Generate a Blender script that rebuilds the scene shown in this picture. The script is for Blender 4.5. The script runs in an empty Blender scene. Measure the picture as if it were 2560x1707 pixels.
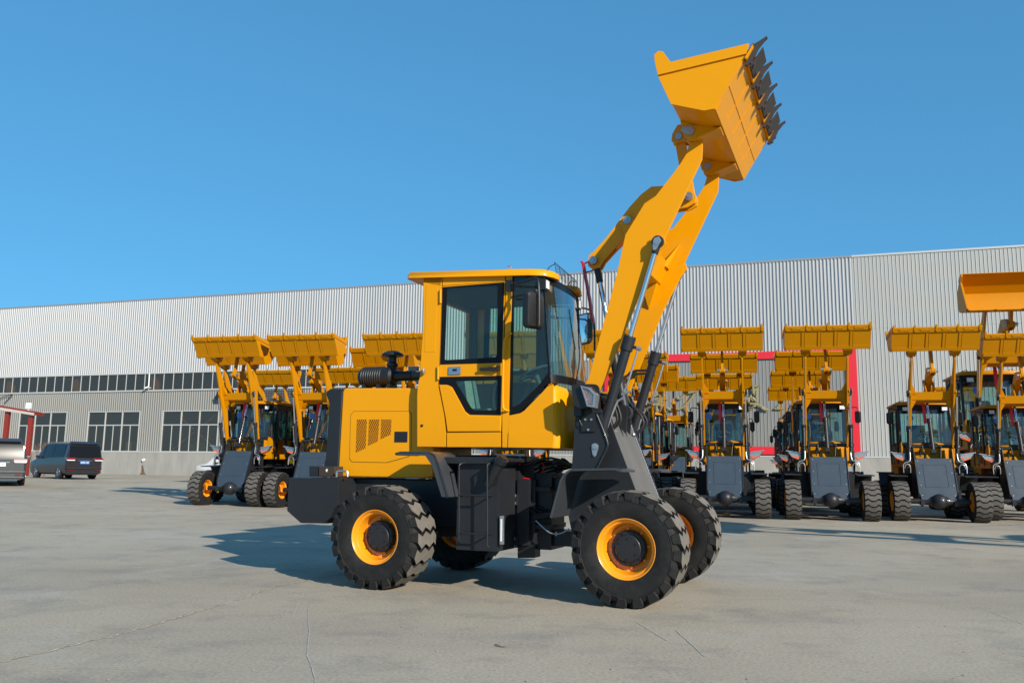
import bpy, bmesh, math, random
from mathutils import Vector, Matrix
from mathutils.geometry import tessellate_polygon
R = math.radians
rnd = random.Random(7)
scene = bpy.context.scene
COL = scene.collection

# ------------------------------------------------------------------ camera
cam_d = bpy.data.cameras.new("camera"); cam = bpy.data.objects.new("camera", cam_d); COL.objects.link(cam)
PITCH, ROLL, CAM_H = .1488, .0131, 1.2528
_f = Vector((0, math.cos(PITCH), math.sin(PITCH))); _u0 = Vector((0, -math.sin(PITCH), math.cos(PITCH))); _r0 = Vector((1, 0, 0))
_r = math.cos(ROLL)*_r0 + math.sin(ROLL)*_u0; _u = -math.sin(ROLL)*_r0 + math.cos(ROLL)*_u0
cam.matrix_world = Matrix(((_r.x, _u.x, -_f.x, 0), (_r.y, _u.y, -_f.y, 0), (_r.z, _u.z, -_f.z, CAM_H), (0, 0, 0, 1)))
cam_d.sensor_fit = 'HORIZONTAL'; cam_d.sensor_width = 36; cam_d.lens = 2129.26/2560*36
cam_d.clip_start = .1; cam_d.clip_end = 3000
scene.camera = cam

# ------------------------------------------------------------------ light: low clear sun from the right, behind the camera
SUN_EL = R(25.5); SUN_DIR = Vector((.59, -.807, 0)).normalized()          # towards the sun, on the ground
w = bpy.data.worlds.new("World"); scene.world = w; w.use_nodes = True
nt = w.node_tree; nt.nodes.clear()
sky = nt.nodes.new('ShaderNodeTexSky'); sky.sky_type = 'NISHITA'; sky.sun_disc = False
sky.sun_elevation = SUN_EL; sky.sun_rotation = math.atan2(SUN_DIR.x, SUN_DIR.y)
sky.altitude = 0; sky.air_density = 1.0; sky.dust_density = 0; sky.ozone_density = 8
bg = nt.nodes.new('ShaderNodeBackground'); bg.inputs[1].default_value = .142
hs = nt.nodes.new('ShaderNodeMix'); hs.data_type = 'RGBA'; hs.blend_type = 'MULTIPLY'; hs.inputs[0].default_value = 1; hs.inputs[7].default_value = (.60, 1.50, 2.02, 1)   # clear deep winter blue
gm = nt.nodes.new('ShaderNodeGamma'); gm.inputs[1].default_value = .45
ow = nt.nodes.new('ShaderNodeOutputWorld'); nt.links.new(sky.outputs[0], gm.inputs[0]); nt.links.new(gm.outputs[0], hs.inputs[6]); nt.links.new(hs.outputs[2], bg.inputs[0]); nt.links.new(bg.outputs[0], ow.inputs[0])
sd = bpy.data.lights.new("sun", 'SUN'); sun = bpy.data.objects.new("sun", sd); COL.objects.link(sun)
sd.energy = 5.0; sd.angle = R(.5); sd.color = (1, .93, .82)
sv = Vector((SUN_DIR.x*math.cos(SUN_EL), SUN_DIR.y*math.cos(SUN_EL), math.sin(SUN_EL)))
sun.rotation_euler = sv.to_track_quat('Z', 'Y').to_euler(); sun.location = sv*60
scene.view_settings.view_transform = 'Standard'; scene.view_settings.look = 'None'
scene.view_settings.exposure = .30; scene.view_settings.gamma = 1
scene.render.engine = 'CYCLES'
scene.cycles.max_bounces = 8; scene.cycles.transparent_max_bounces = 24; scene.cycles.caustics_reflective = False; scene.cycles.caustics_refractive = False

# ------------------------------------------------------------------ materials
def mat(name, col, rough=.5, metal=0, coat=0, spec=.5, noise=0, nscale=8, bump=0, bscale=60, emis=None, nsx=(1, 1, 1), dust=0):
    m = bpy.data.materials.new(name); m.use_nodes = True
    t = m.node_tree; b = t.nodes['Principled BSDF']
    b.inputs['Base Color'].default_value = (*col, 1); b.inputs['Roughness'].default_value = rough
    b.inputs['Metallic'].default_value = metal; b.inputs['Coat Weight'].default_value = coat; b.inputs['Coat Roughness'].default_value = .06
    b.inputs['Specular IOR Level'].default_value = spec
    tc = t.nodes.new('ShaderNodeTexCoord')
    if noise or dust:
        mp = t.nodes.new('ShaderNodeMapping'); mp.inputs['Scale'].default_value = nsx; t.links.new(tc.outputs['Object'], mp.inputs[0])
        n = t.nodes.new('ShaderNodeTexNoise'); n.inputs['Scale'].default_value = nscale; n.inputs['Detail'].default_value = 6; n.inputs['Roughness'].default_value = .65
        t.links.new(mp.outputs[0], n.inputs['Vector'])
        mx = t.nodes.new('ShaderNodeMix'); mx.data_type = 'RGBA'
        mx.inputs[6].default_value = (*[c*(1-noise) for c in col], 1); mx.inputs[7].default_value = (*[min(1, c*(1+noise)) for c in col], 1)
        t.links.new(n.outputs['Fac'], mx.inputs[0]); last = mx.outputs[2]
        if dust:
            n2 = t.nodes.new('ShaderNodeTexNoise'); n2.inputs['Scale'].default_value = nscale*.6; n2.inputs['Detail'].default_value = 8; n2.inputs['Roughness'].default_value = .7
            t.links.new(tc.outputs['Object'], n2.inputs['Vector'])
            cr = t.nodes.new('ShaderNodeMapRange'); cr.inputs[1].default_value = .46; cr.inputs[2].default_value = .72; cr.inputs[4].default_value = dust
            t.links.new(n2.outputs['Fac'], cr.inputs[0])
            m2 = t.nodes.new('ShaderNodeMix'); m2.data_type = 'RGBA'; m2.inputs[7].default_value = (.30, .26, .21, 1)
            t.links.new(cr.outputs[0], m2.inputs[0]); t.links.new(last, m2.inputs[6]); last = m2.outputs[2]
        t.links.new(last, b.inputs['Base Color'])
        rr = t.nodes.new('ShaderNodeMapRange'); rr.inputs[3].default_value = max(.05, rough-.08); rr.inputs[4].default_value = min(1, rough+.1)
        t.links.new(n.outputs['Fac'], rr.inputs[0]); t.links.new(rr.outputs[0], b.inputs['Roughness'])
    if bump:
        n3 = t.nodes.new('ShaderNodeTexNoise'); n3.inputs['Scale'].default_value = bscale; n3.inputs['Detail'].default_value = 4
        t.links.new(tc.outputs['Object'], n3.inputs['Vector'])
        bp = t.nodes.new('ShaderNodeBump'); bp.inputs['Strength'].default_value = bump; bp.inputs['Distance'].default_value = .01
        t.links.new(n3.outputs['Fac'], bp.inputs['Height']); t.links.new(bp.outputs[0], b.inputs['Normal'])
    if emis: b.inputs['Emission Color'].default_value = (*emis, 1); b.inputs['Emission Strength'].default_value = 1
    return m
def glass(name, tint, refl=1.0, dirt=0.0):
    m = bpy.data.materials.new(name); m.use_nodes = True; t = m.node_tree; t.nodes.clear()
    o = t.nodes.new('ShaderNodeOutputMaterial'); tr = t.nodes.new('ShaderNodeBsdfTransparent'); tr.inputs[0].default_value = (*tint, 1)
    g = t.nodes.new('ShaderNodeBsdfGlossy'); g.inputs['Roughness'].default_value = .02
    fr = t.nodes.new('ShaderNodeFresnel'); fr.inputs[0].default_value = 1.55
    gb = t.nodes.new('ShaderNodeNewGeometry'); io = t.nodes.new('ShaderNodeMapRange'); io.inputs[3].default_value = 1.55; io.inputs[4].default_value = 1/1.55     # both faces of a thin pane reflect alike
    t.links.new(gb.outputs['Backfacing'], io.inputs[0]); t.links.new(io.outputs[0], fr.inputs[0])
    mu = t.nodes.new('ShaderNodeMath'); mu.operation = 'MULTIPLY'; mu.inputs[1].default_value = refl; mu.use_clamp = True
    mx = t.nodes.new('ShaderNodeMixShader'); t.links.new(fr.outputs[0], mu.inputs[0]); t.links.new(mu.outputs[0], mx.inputs[0])
    t.links.new(tr.outputs[0], mx.inputs[1]); t.links.new(g.outputs[0], mx.inputs[2]); last = mx.outputs[0]
    if dirt:
        d = t.nodes.new('ShaderNodeBsdfDiffuse'); d.inputs[0].default_value = (.55, .56, .55, 1)
        m2 = t.nodes.new('ShaderNodeMixShader'); m2.inputs[0].default_value = dirt; t.links.new(last, m2.inputs[1]); t.links.new(d.outputs[0], m2.inputs[2]); last = m2.outputs[0]
    t.links.new(last, o.inputs[0]); return m
M = dict(
    yellow=mat("yellow_paint", (.77, .308, .0), .38, coat=.18, spec=.15, noise=.035, nscale=3, bump=.02, bscale=9),
    yellow2=mat("yellow_primer_paint", (.54, .212, .0), .42, coat=.06, spec=.15, noise=.07, nscale=5, bump=.03, bscale=20),
    rim=mat("orange_rim_paint", (.86, .31, .01), .3, coat=.4, noise=.04, nscale=6),
    dark=mat("charcoal_paint", (.017, .018, .021), .42, coat=.08, spec=.35, noise=.15, nscale=6, bump=.03, bscale=70),
    fend=mat("fender_paint", (.040, .044, .050), .36, coat=.2, noise=.12, nscale=9),
    slate=mat("slate_paint", (.036, .052, .070), .4, coat=.1, noise=.12, nscale=4),
    worn=mat("rolled_steel_plate", (.15, .138, .122), .55, metal=.25, noise=.3, nscale=5, nsx=(1, 1, .3)),
    black=mat("black_plastic", (.012, .012, .013), .45, noise=.1, nscale=12, bump=.05, bscale=200),
    frit=mat("black_glass_border", (.006, .006, .007), .4, spec=.2),
    rubber=mat("tyre_rubber", (.011, .0107, .0105), .72, spec=.3, noise=.25, nscale=14, bump=.12, bscale=60, dust=.05),
    lug=mat("tyre_tread_dust", (.15, .134, .113), .85, spec=.2, noise=.3, nscale=18, bump=.12, bscale=60, dust=.35),
    lug2=mat("new_tyre_tread", (.095, .087, .078), .8, spec=.25, noise=.25, nscale=18, dust=.25),
    chrome=mat("chrome_rod", (.78, .79, .82), .12, metal=1),
    zinc=mat("zinc_steel", (.42, .43, .44), .38, metal=.8, noise=.2, nscale=20),
    steel=mat("tooth_steel", (.055, .045, .040), .6, metal=.3, noise=.4, nscale=14),
    red=mat("red_paint", (.42, .012, .022), .4, coat=.2), red2=mat("bright_red", (.75, .015, .02), .4),
    seat=mat("seat_cloth", (.02, .02, .022), .8, noise=.2), wrap=mat("clear_plastic_wrap", (.45, .46, .44), .2, coat=.6, noise=.5, nscale=20, bump=.8, bscale=25),
    inner=mat("cab_lining", (.018, .018, .018), .8, noise=.15), grey=mat("grey_column", (.12, .13, .135), .5),
    white=mat("white_lens", (.75, .76, .75), .25, coat=.5), orange=mat("orange_lens", (.75, .12, .02), .25, coat=.6),
    red_lens=mat("red_lens", (.16, .008, .012), .2, coat=.6), mirror=mat("mirror_glass", (.8, .85, .85), .03, metal=1),
    brown=mat("brown_box", (.045, .028, .018), .6, noise=.1), hose=mat("hydraulic_hose", (.012, .012, .012), .5, bump=.2, bscale=300),
    glass=glass("cab_glass", (.70, .86, .81), .9, .012), glass2=glass("windscreen_glass", (.58, .74, .73), 2.4, .02), lens=glass("clear_lens", (.9, .9, .9), 1.5, .08),
    carglass=mat("car_glass", (.008, .009, .010), .18, spec=.15), blue=mat("blue_plate", (.05, .2, .6), .4), silver=mat("silver_trim", (.5, .5, .52), .25, metal=.9),
)

# ------------------------------------------------------------------ mesh builder
class MB:
    def __init__(s): s.v = []; s.f = []
    def add(s, vs, fs):
        o = len(s.v); s.v += [tuple(v) for v in vs]; s.f += [tuple(i+o for i in f) for f in fs]; return s
    def box(s, x0, x1, y0, y1, z0, z1):
        return s.add([(x, y, z) for z in (z0, z1) for y in (y0, y1) for x in (x0, x1)], [(0, 1, 3, 2), (4, 6, 7, 5), (0, 4, 5, 1), (2, 3, 7, 6), (0, 2, 6, 4), (1, 5, 7, 3)])
    def prism(s, pts, a, b, ax='y', holes=()):
        """outline in the plane across ax (y: (x,z), x: (y,z), z: (x,y)), extruded from a to b; holes are cut out"""
        def P(p, t): return {'y': (p[0], t, p[1]), 'x': (t, p[0], p[1]), 'z': (p[0], p[1], t)}[ax]
        loops = [list(pts)]+[list(h) for h in holes]
        allp = [p for l in loops for p in l]; n = len(allp)
        vs = [P(p, a) for p in allp]+[P(p, b) for p in allp]; fs = []
        if holes:
            for t in tessellate_polygon([[Vector((p[0], p[1], 0)) for p in l] for l in loops]):
                fs.append(tuple(t)); fs.append(tuple(i+n for i in reversed(t)))
        else:
            fs.append(tuple(range(n))); fs.append(tuple(range(2*n-1, n-1, -1)))
        o = 0
        for l in loops:
            k = len(l)
            for i in range(k): j = (i+1) % k; fs.append((o+i, o+j, n+o+j, n+o+i))
            o += k
        return s.add(vs, fs)
    def strip(s, pts, th, a, b, ax='y'):
        """a plate of thickness th following an open polyline, extruded from a to b"""
        L_, R_ = [], []
        for i, p in enumerate(pts):
            q0 = Vector(pts[max(i-1, 0)]); q1 = Vector(pts[min(i+1, len(pts)-1)]); t = (q1-q0).normalized(); nn = Vector((-t.y, t.x))*th
            L_.append(tuple(p)); R_.append((p[0]+nn.x, p[1]+nn.y))
        return s.prism(L_+R_[::-1], a, b, ax)
    def cyl(s, p0, p1, r0, r1=None, n=16, cap=True):
        p0, p1 = Vector(p0), Vector(p1); r1 = r0 if r1 is None else r1; d = (p1-p0).normalized()
        u = d.orthogonal().normalized(); w_ = d.cross(u)
        ring = lambda p, r: [p+(u*math.cos(t)+w_*math.sin(t))*r for t in [2*math.pi*i/n for i in range(n)]]
        fs = [(i, (i+1) % n, n+(i+1) % n, n+i) for i in range(n)]
        if cap: fs += [tuple(range(n-1, -1, -1)), tuple(range(n, 2*n))]
        return s.add(ring(p0, r0)+ring(p1, r1), fs)
    def lathe(s, prof, o, d, n=32, close=True):
        """profile (radius, along) turned about the axis through o along d"""
        o, d = Vector(o), Vector(d).normalized(); u = d.orthogonal().normalized(); w_ = d.cross(u); k = len(prof); vs = []
        for i in range(n):
            t = 2*math.pi*i/n; e = u*math.cos(t)+w_*math.sin(t)
            vs += [o+d*a+e*r for r, a in prof]
        fs = []
        for i in range(n):
            j = (i+1) % n
            for q in range(k if close else k-1): q2 = (q+1) % k; fs.append((i*k+q, i*k+q2, j*k+q2, j*k+q))
        return s.add(vs, fs)
    def tube(s, path, r, n=8, smooth=3):
        P = [Vector(p) for p in path]
        if smooth and len(P) > 2:
            Q = []
            for i in range(len(P)-1):
                a, b, c, d = P[max(i-1, 0)], P[i], P[i+1], P[min(i+2, len(P)-1)]
                for k in range(smooth):
                    t = k/smooth; Q.append(.5*((2*b)+(c-a)*t+(2*a-5*b+4*c-d)*t*t+(3*b-a-3*c+d)*t**3))
            P = Q+[P[-1]]
        vs = []; u = None
        for i, p in enumerate(P):
            t = (P[min(i+1, len(P)-1)]-P[max(i-1, 0)]).normalized()
            u = t.orthogonal().normalized() if u is None else (u-t*u.dot(t)).normalized()
            w_ = t.cross(u); vs += [p+(u*math.cos(a)+w_*math.sin(a))*r for a in [2*math.pi*k/n for k in range(n)]]
        fs = [(i*n+k, i*n+(k+1) % n, (i+1)*n+(k+1) % n, (i+1)*n+k) for i in range(len(P)-1) for k in range(n)]
        fs += [tuple(range(n-1, -1, -1)), tuple(range((len(P)-1)*n, len(P)*n))]
        return s.add(vs, fs)
    def ball(s, c, r, sc=(1, 1, 1), n=20, m=12):
        vs = [(c[0], c[1], c[2]+r*sc[2])]; fs = []
        for i in range(1, m):
            a = math.pi*i/m
            for j in range(n): b = 2*math.pi*j/n; vs.append((c[0]+r*sc[0]*math.sin(a)*math.cos(b), c[1]+r*sc[1]*math.sin(a)*math.sin(b), c[2]+r*sc[2]*math.cos(a)))
        vs.append((c[0], c[1], c[2]-r*sc[2])); e = len(vs)-1
        for j in range(n):
            k = (j+1) % n; fs.append((0, 1+j, 1+k)); fs.append((e, 1+(m-2)*n+k, 1+(m-2)*n+j))
            for i in range(m-2): fs.append((1+i*n+j, 1+(i+1)*n+j, 1+(i+1)*n+k, 1+i*n+k))
        return s.add(vs, fs)
    def mirror_y(s):
        n = len(s.v); s.v += [(x, -y, z) for x, y, z in s.v[:n]]; s.f += [tuple(i+n for i in reversed(f)) for f in s.f[:]]; return s
    def split(s):
        """the separate pieces of the mesh: islands whose boxes touch stay together"""
        par = list(range(len(s.v)))
        def find(a):
            while par[a] != a: par[a] = par[par[a]]; a = par[a]
            return a
        for f in s.f:
            for i in f[1:]: par[find(i)] = find(f[0])
        isl = {}
        for k, f in enumerate(s.f): isl.setdefault(find(f[0]), []).append(k)
        boxes = []
        for ks in isl.values():
            vs = {i for k in ks for i in s.f[k]}; P = [s.v[i] for i in vs]
            boxes.append([[min(p[a] for p in P)-.001 for a in range(3)], [max(p[a] for p in P)+.001 for a in range(3)], ks])
        again = True
        while again:
            again = False
            for i in range(len(boxes)):
                for j in range(i+1, len(boxes)):
                    A, B = boxes[i], boxes[j]
                    if all(A[0][a] <= B[1][a] and B[0][a] <= A[1][a] for a in range(3)):
                        boxes[i] = [[min(A[0][a], B[0][a]) for a in range(3)], [max(A[1][a], B[1][a]) for a in range(3)], A[2]+B[2]]; boxes.pop(j); again = True; break
                if again: break
        out = []
        for _, _, ks in boxes:
            m = MB(); ix = {}
            for k in ks:
                for i in s.f[k]:
                    if i not in ix: ix[i] = len(m.v); m.v.append(s.v[i])
                m.f.append(tuple(ix[i] for i in s.f[k]))
            out.append(m)
        return out
    def build_each(s, name, *a, **k): return [m.build(name, *a, **k) for m in s.split()]
    def build(s, name, m, parent=None, bevel=0, ang=35, seg=2, flat=False):
        me = bpy.data.meshes.new(name); me.from_pydata(s.v, [], s.f)
        bm = bmesh.new(); bm.from_mesh(me)
        bmesh.ops.recalc_face_normals(bm, faces=bm.faces)
        if bevel:
            bmesh.ops.dissolve_limit(bm, angle_limit=R(1), verts=bm.verts, edges=bm.edges)
            es = [e for e in bm.edges if len(e.link_faces) == 2 and e.calc_face_angle(0) > R(28)]
            bmesh.ops.bevel(bm, geom=es, offset=bevel, segments=seg, affect='EDGES', profile=.6, clamp_overlap=True)
        for f_ in bm.faces: f_.smooth = not flat
        bm.to_mesh(me); bm.free()
        if not flat: me.set_sharp_from_angle(angle=R(ang))
        if bevel and not flat:      # keep the broad faces flat, let only the rounded edges turn
            P = me.polygons; nr = [p.normal.copy() for p in P]; ar = [p.area for p in P]; vf = [[] for _ in me.vertices]
            for p in P:
                for v in p.vertices: vf[v].append(p.index)
            cn = []; cs = math.cos(R(ang))
            for p in P:
                for v in p.vertices:
                    n = Vector((0, 0, 0))
                    for g in vf[v]:
                        if nr[g].dot(nr[p.index]) > cs: n += nr[g]*ar[g]**1.5
                    cn.append(n.normalized() if n.length > 1e-12 else nr[p.index])
            me.normals_split_custom_set(cn)
        me.materials.append(m if not isinstance(m, str) else M[m])
        o = bpy.data.objects.new(name, me); COL.objects.link(o)
        if parent: o.parent = parent
        return o
def empty(name, loc=(0, 0, 0), rz=0, parent=None, sc=1):
    o = bpy.data.objects.new(name, None); COL.objects.link(o); o.location = loc; o.rotation_euler = (0, 0, rz); o.scale = (sc,)*3
    o.empty_display_size = .2
    if parent: o.parent = parent
    return o
def tag(o, label=None, cat=None, group=None, kind=None):
    if label: o['label'] = label
    if cat: o['category'] = cat
    if group: o['group'] = group
    if kind: o['kind'] = kind
    return o
def copy_tree(o, parent=None, keep=lambda c: True):
    c = o.copy(); COL.objects.link(c)
    if parent: c.parent = parent
    for ch in o.children:
        if keep(ch): copy_tree(ch, c, keep)
    return c
def rot2(p, c, a): x, z = p[0]-c[0], p[1]-c[1]; return (c[0]+x*math.cos(a)-z*math.sin(a), c[1]+x*math.sin(a)+z*math.cos(a))
def ground_z(x, y):
    t = .8*y-.6*x; u = min(1, max(0, (t-24)/30)); return .47*u*u*(3-2*u)

# ------------------------------------------------------------------ wheels
TR, TW = .538, .42
def lugs_mb(pitches=20, simple=False):
    mb = MB(); n = pitches; P = 2*math.pi/n
    vv = [-.213, -.200, -.125, -.045, .045, .125, .200, .213]
    rr = [TR-.085, TR-.010, TR-.001, TR, TR, TR-.001, TR-.010, TR-.085]
    zz = [.12, .11, -.13, .10, -.10, .13, -.11, -.12]; ww = [.24, .30, .365, .375, .375, .365, .30, .24]
    if simple: zz = [.0, .04, -.14, .16, .16, -.14, .04, .0]; ww = [.30, .34, .37, .37, .37, .37, .34, .30]
    k = len(vv)
    for i in range(n):
        vs = []; fs = []
        for q in range(k):
            for layer in (0, 1):
                r = rr[q] if layer else min(rr[q]-.012, TR-.046)
                v = vv[q] if layer else vv[q]*.97
                for sgn in (-1, 1):
                    th = P*(i+zz[q]*1.25+sgn*(ww[q]+(0 if layer else .05)))
                    vs.append((math.cos(th)*r, v, math.sin(th)*r))
        for q in range(k-1):
            a, b = q*4, q*4+4
            fs += [(a+2, a+3, b+3, b+2), (a, a+2, b+2, b), (a+1, b+1, b+3, a+3)]
        fs += [(0, 1, 3, 2), (k*4-4, k*4-2, k*4-1, k*4-3)]
        mb.add(vs, fs)
    return mb
def tyre_mb():
    pr = [(.262, -.150), (.268, -.178), (.300, -.196), (.345, -.207), (.392, -.210), (.430, -.207), (.436, -.211), (.442, -.206), (.470, -.200), (.486, -.186), (.495, -.150), (.500, 0)]
    pr = pr+[(r, -y) for r, y in reversed(pr[:-1])]
    return MB().lathe(pr, (0, 0, 0), (0, 1, 0), 64)
def rim_mb():
    pr = [(.272, -.150), (.283, -.176), (.284, -.184), (.277, -.187), (.268, -.180), (.262, -.168), (.257, -.155), (.243, -.150), (.236, -.140), (.231, -.125), (.222, -.070), (.214, -.020), (.14, .0), (.06, .0),
          (.06, .02), (.22, .02), (.235, .14), (.262, .165), (.284, .184), (.272, .150)]
    mb = MB().lathe(pr, (0, 0, 0), (0, 1, 0), 48)
    for i in range(8):
        t = 2*math.pi*(i+.3)/8; mb.cyl((.18*math.cos(t), -.03, .18*math.sin(t)), (.18*math.cos(t), .005, .18*math.sin(t)), .014, n=8)
    return mb
def hub_mb():
    pr = [(0, .02), (.166, .02), (.166, -.075), (.159, -.087), (.130, -.091), (.124, -.102), (.116, -.107), (0, -.109)]
    mb = MB().lathe(pr, (0, 0, 0), (0, 1, 0), 40, close=False)
    for i in range(10):
        t = 2*math.pi*(i+.2)/10; mb.cyl((.145*math.cos(t), -.104, .145*math.sin(t)), (.145*math.cos(t), -.08, .145*math.sin(t)), .0105, n=6)
    for i in range(6):
        t = 2*math.pi*(i+.6)/6; mb.cyl((.095*math.cos(t), -.118, .095*math.sin(t)), (.095*math.cos(t), -.10, .095*math.sin(t)), .009, n=6)
    return mb
WH = {}
def wheel(parent, x, side, spin=0., simple=False):
    """side -1: right side of the machine; the rim's open face looks outwards"""
    e = empty('wheel', (x, side*(.9968), TR-.004), 0 if side < 0 else math.pi, parent)
    key = simple
    if key not in WH:
        t = tyre_mb().build('tyre', 'rubber'); l = lugs_mb(22 if simple else 20, simple).build('tread', 'lug2' if simple else 'lug', ang=25)
        # tread blocks and carcass are one tyre: join the meshes
        bm = bmesh.new(); bm.from_mesh(t.data); nf = len(bm.faces); bm.from_mesh(l.data); bm.faces.ensure_lookup_table()
        for f_ in bm.faces[nf:]: f_.material_index = 1
        if True:
            for f_ in bm.faces[nf:]:
                if f_.calc_center_median().xz.length < TR-.022: f_.material_index = 0
        bm.to_mesh(t.data); bm.free(); t.data.materials.append(l.data.materials[0])
        bpy.data.objects.remove(l)
        WH[key] = (t.data, rim_mb().build('rim', 'rim', ang=30), hub_mb().build('hub', 'dark', ang=30))
        bpy.data.objects.remove(t); r_, h_ = WH[key][1].data, WH[key][2].data
        bpy.data.objects.remove(WH[key][1]); bpy.data.objects.remove(WH[key][2]); WH[key] = (WH[key][0], r_, h_)
    for nm, me in zip(('tyre', 'rim', 'hub'), WH[key]):
        o = bpy.data.objects.new(nm, me); COL.objects.link(o); o.parent = e; o.rotation_euler = (0, spin, 0)
    return e

# ------------------------------------------------------------------ the lifting gear, shared by every loader
PIV = (2.16, 2.04)          # arm pivot on the front frame (x, z)
BPIN = (3.282, 4.707)       # bucket pin with the arms fully raised
ARM = [(2.10, 1.97), (2.06, 2.04), (2.08, 2.12), (2.144, 2.201), (2.449, 3.281), (2.549, 3.714), (2.748, 4.019), (2.84, 4.057), (3.07, 4.33), (3.146, 4.429), (3.205, 4.52), (3.235, 4.62), (3.215, 4.72), (3.26, 4.78), (3.33, 4.775), (3.368, 4.72), (3.374, 4.643), (3.362, 4.446), (3.26, 4.238), (2.964, 3.64), (2.93, 3.50), (2.702, 3.08), (2.27, 2.08), (2.22, 1.99)]
def lifting_gear(root, da=0., db=0., k=1., tooth='steel', pale='yellow'):
    """da turns the arms about their pivot, k scales their length, db turns the bucket about its pin"""
    A_ = lambda p: rot2((PIV[0]+(p[0]-PIV[0])*k, PIV[1]+(p[1]-PIV[1])*k), PIV, da)
    bp = A_(BPIN); B_ = lambda p: rot2((p[0]-BPIN[0]+bp[0], p[1]-BPIN[1]+bp[1]), bp, db)
    for sd_ in (-1, 1):
        mb = MB().prism([A_(p) for p in ARM], sd_*.57, sd_*.525)
        mb.prism([A_(p) for p in [(3.215, 4.66), (3.25, 4.60), (3.33, 4.62), (3.35, 4.72), (3.31, 4.78), (3.24, 4.77)]], sd_*.59, sd_*.51)
        o = mb.build('lift_arm', pale, root, .006)
        lg = A_((2.906, 3.589)); q = lambda a, b: A_((2.906+a, 3.589+b))
        MB().prism([q(-.12, -.05), q(-.08, .05), q(0, .072), q(.06, .05), q(.075, -.02), q(.03, -.08), q(-.06, -.18)], sd_*.600, sd_*.572).build('cylinder_lug', pale, o, .006)
    # cross box, its gussets and the bracket that carries the rocker
    up_ = A_
    cb = MB().prism([up_(p) for p in [(2.46, 3.33), (2.687, 3.395), (2.79, 3.625), (2.55, 3.57)]], -.52, .52)
    for sd_ in (-1, 1):
        for e in ([(2.785, 3.56), (2.74, 3.60), (2.93, 3.88)], [(2.50, 3.34), (2.67, 3.39), (2.54, 3.10)]):
            a, b, c = [up_(p) for p in e]; y0, y1 = sd_*.522, sd_*.38
            cb.add([(a[0], y0, a[1]), (b[0], y0, b[1]), (c[0], y0, c[1]), (a[0], y1, a[1]), (b[0], y1, b[1])], [(0, 1, 2), (0, 3, 4, 1), (1, 4, 2), (0, 2, 3), (2, 4, 3)])
        cb.prism([A_(p) for p in [(2.52, 3.56), (2.74, 3.60), (2.56, 3.98), (2.48, 4.06), (2.40, 4.05), (2.38, 3.96)]], sd_*.10, sd_*.125)
    cb.build('crossbeam', pale, root, .004)
    P1, P2, P3, P4 = A_((2.062, 3.582)), A_((2.456, 4.006)), A_((3.139, 4.207)), B_((3.032, 4.922))
    rk = MB()
    up = [(1.985, 3.60), (2.00, 3.66), (2.05, 3.69), (2.20, 3.84), (2.39, 4.07), (2.47, 4.17), (2.60, 4.30), (2.72, 4.38), (2.88, 4.37), (3.08, 4.29), (3.17, 4.27), (3.21, 4.21), (3.20, 4.14), (3.12, 4.10), (2.96, 4.09), (2.80, 4.11), (2.66, 4.04), (2.56, 3.92), (2.30, 3.72), (2.16, 3.58), (2.12, 3.51), (2.05, 3.49), (1.99, 3.53)]
    for y0 in (-.075, .04): rk.prism([A_(p) for p in up], y0, y0+.035)
    rk.prism([A_(p) for p in up[3:9]+up[14:19]], -.042, .042)
    ro = rk.build('rocker_arm', pale, root, .005)
    pn = MB()
    for p in (P1, P2, P3): pn.cyl((p[0], -.14, p[1]), (p[0], .14, p[1]), .045, n=16); pn.cyl((p[0], -.15, p[1]), (p[0], .15, p[1]), .022, n=12)
    pn.build_each('pivot_pin', 'zinc', ro)
    d = Vector((P4[0]-P3[0], P4[1]-P3[1])).normalized()*.02; n_ = Vector((-d.y, d.x)).normalized()
    lk = MB().prism([(P3[0]-n_.x*.055-d.x*2, P3[1]-n_.y*.055-d.y*2), (P4[0]-n_.x*.055+d.x*2, P4[1]-n_.y*.055+d.y*2), (P4[0]+n_.x*.055+d.x*2, P4[1]+n_.y*.055+d.y*2), (P3[0]+n_.x*.055-d.x*2, P3[1]+n_.y*.055-d.y*2)], -.035, .035)
    for p in (P3, P4): lk.cyl((p[0], -.036, p[1]), (p[0], .036, p[1]), .07, n=20)
    lk.build('link_bar', pale, root, .004)
    # ---- bucket
    side = [(3.014, 5.356), (3.032, 5.161), (3.158, 4.845), (3.30, 4.775), (3.479, 4.728), (3.58, 4.733), (3.895, 5.229), (3.921, 5.338)]
    ear = [(3.005, 5.30), (3.000, 5.385), (3.04, 5.42), (3.09, 5.405), (3.125, 5.345), (3.164, 5.281), (3.40, 5.290)]
    bk = MB()
    shell = [(3.01, 5.41), (3.02, 5.30), (3.032, 5.161), (3.09, 5.02), (3.162, 4.865), (3.25, 4.815), (3.36, 4.775), (3.479, 4.745), (3.58, 4.735), (3.895, 5.229)]
    bk.strip([B_(p) for p in shell], .016, -1.09, 1.09)
    for sd_ in (-1, 1):
        sp_ = [(3.005, 5.31), (3.000, 5.385), (3.04, 5.42), (3.09, 5.405), (3.125, 5.345), (3.164, 5.281), (3.921, 5.338), (3.895, 5.229), (3.58, 4.733), (3.479, 4.728), (3.158, 4.845), (3.032, 5.161)]
        bk.prism([B_(p) for p in sp_], sd_*1.085, sd_*1.105)
        band = [(3.005, 5.31), (3.000, 5.385), (3.04, 5.42), (3.09, 5.405), (3.125, 5.345), (3.164, 5.281), (3.921, 5.338), (3.895, 5.235), (3.034, 5.165)]
        bk.prism([B_(p) for p in band], sd_*1.105, sd_*1.122)
    bucket = bk.build('bucket', pale, root, .003, ang=40)
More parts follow.
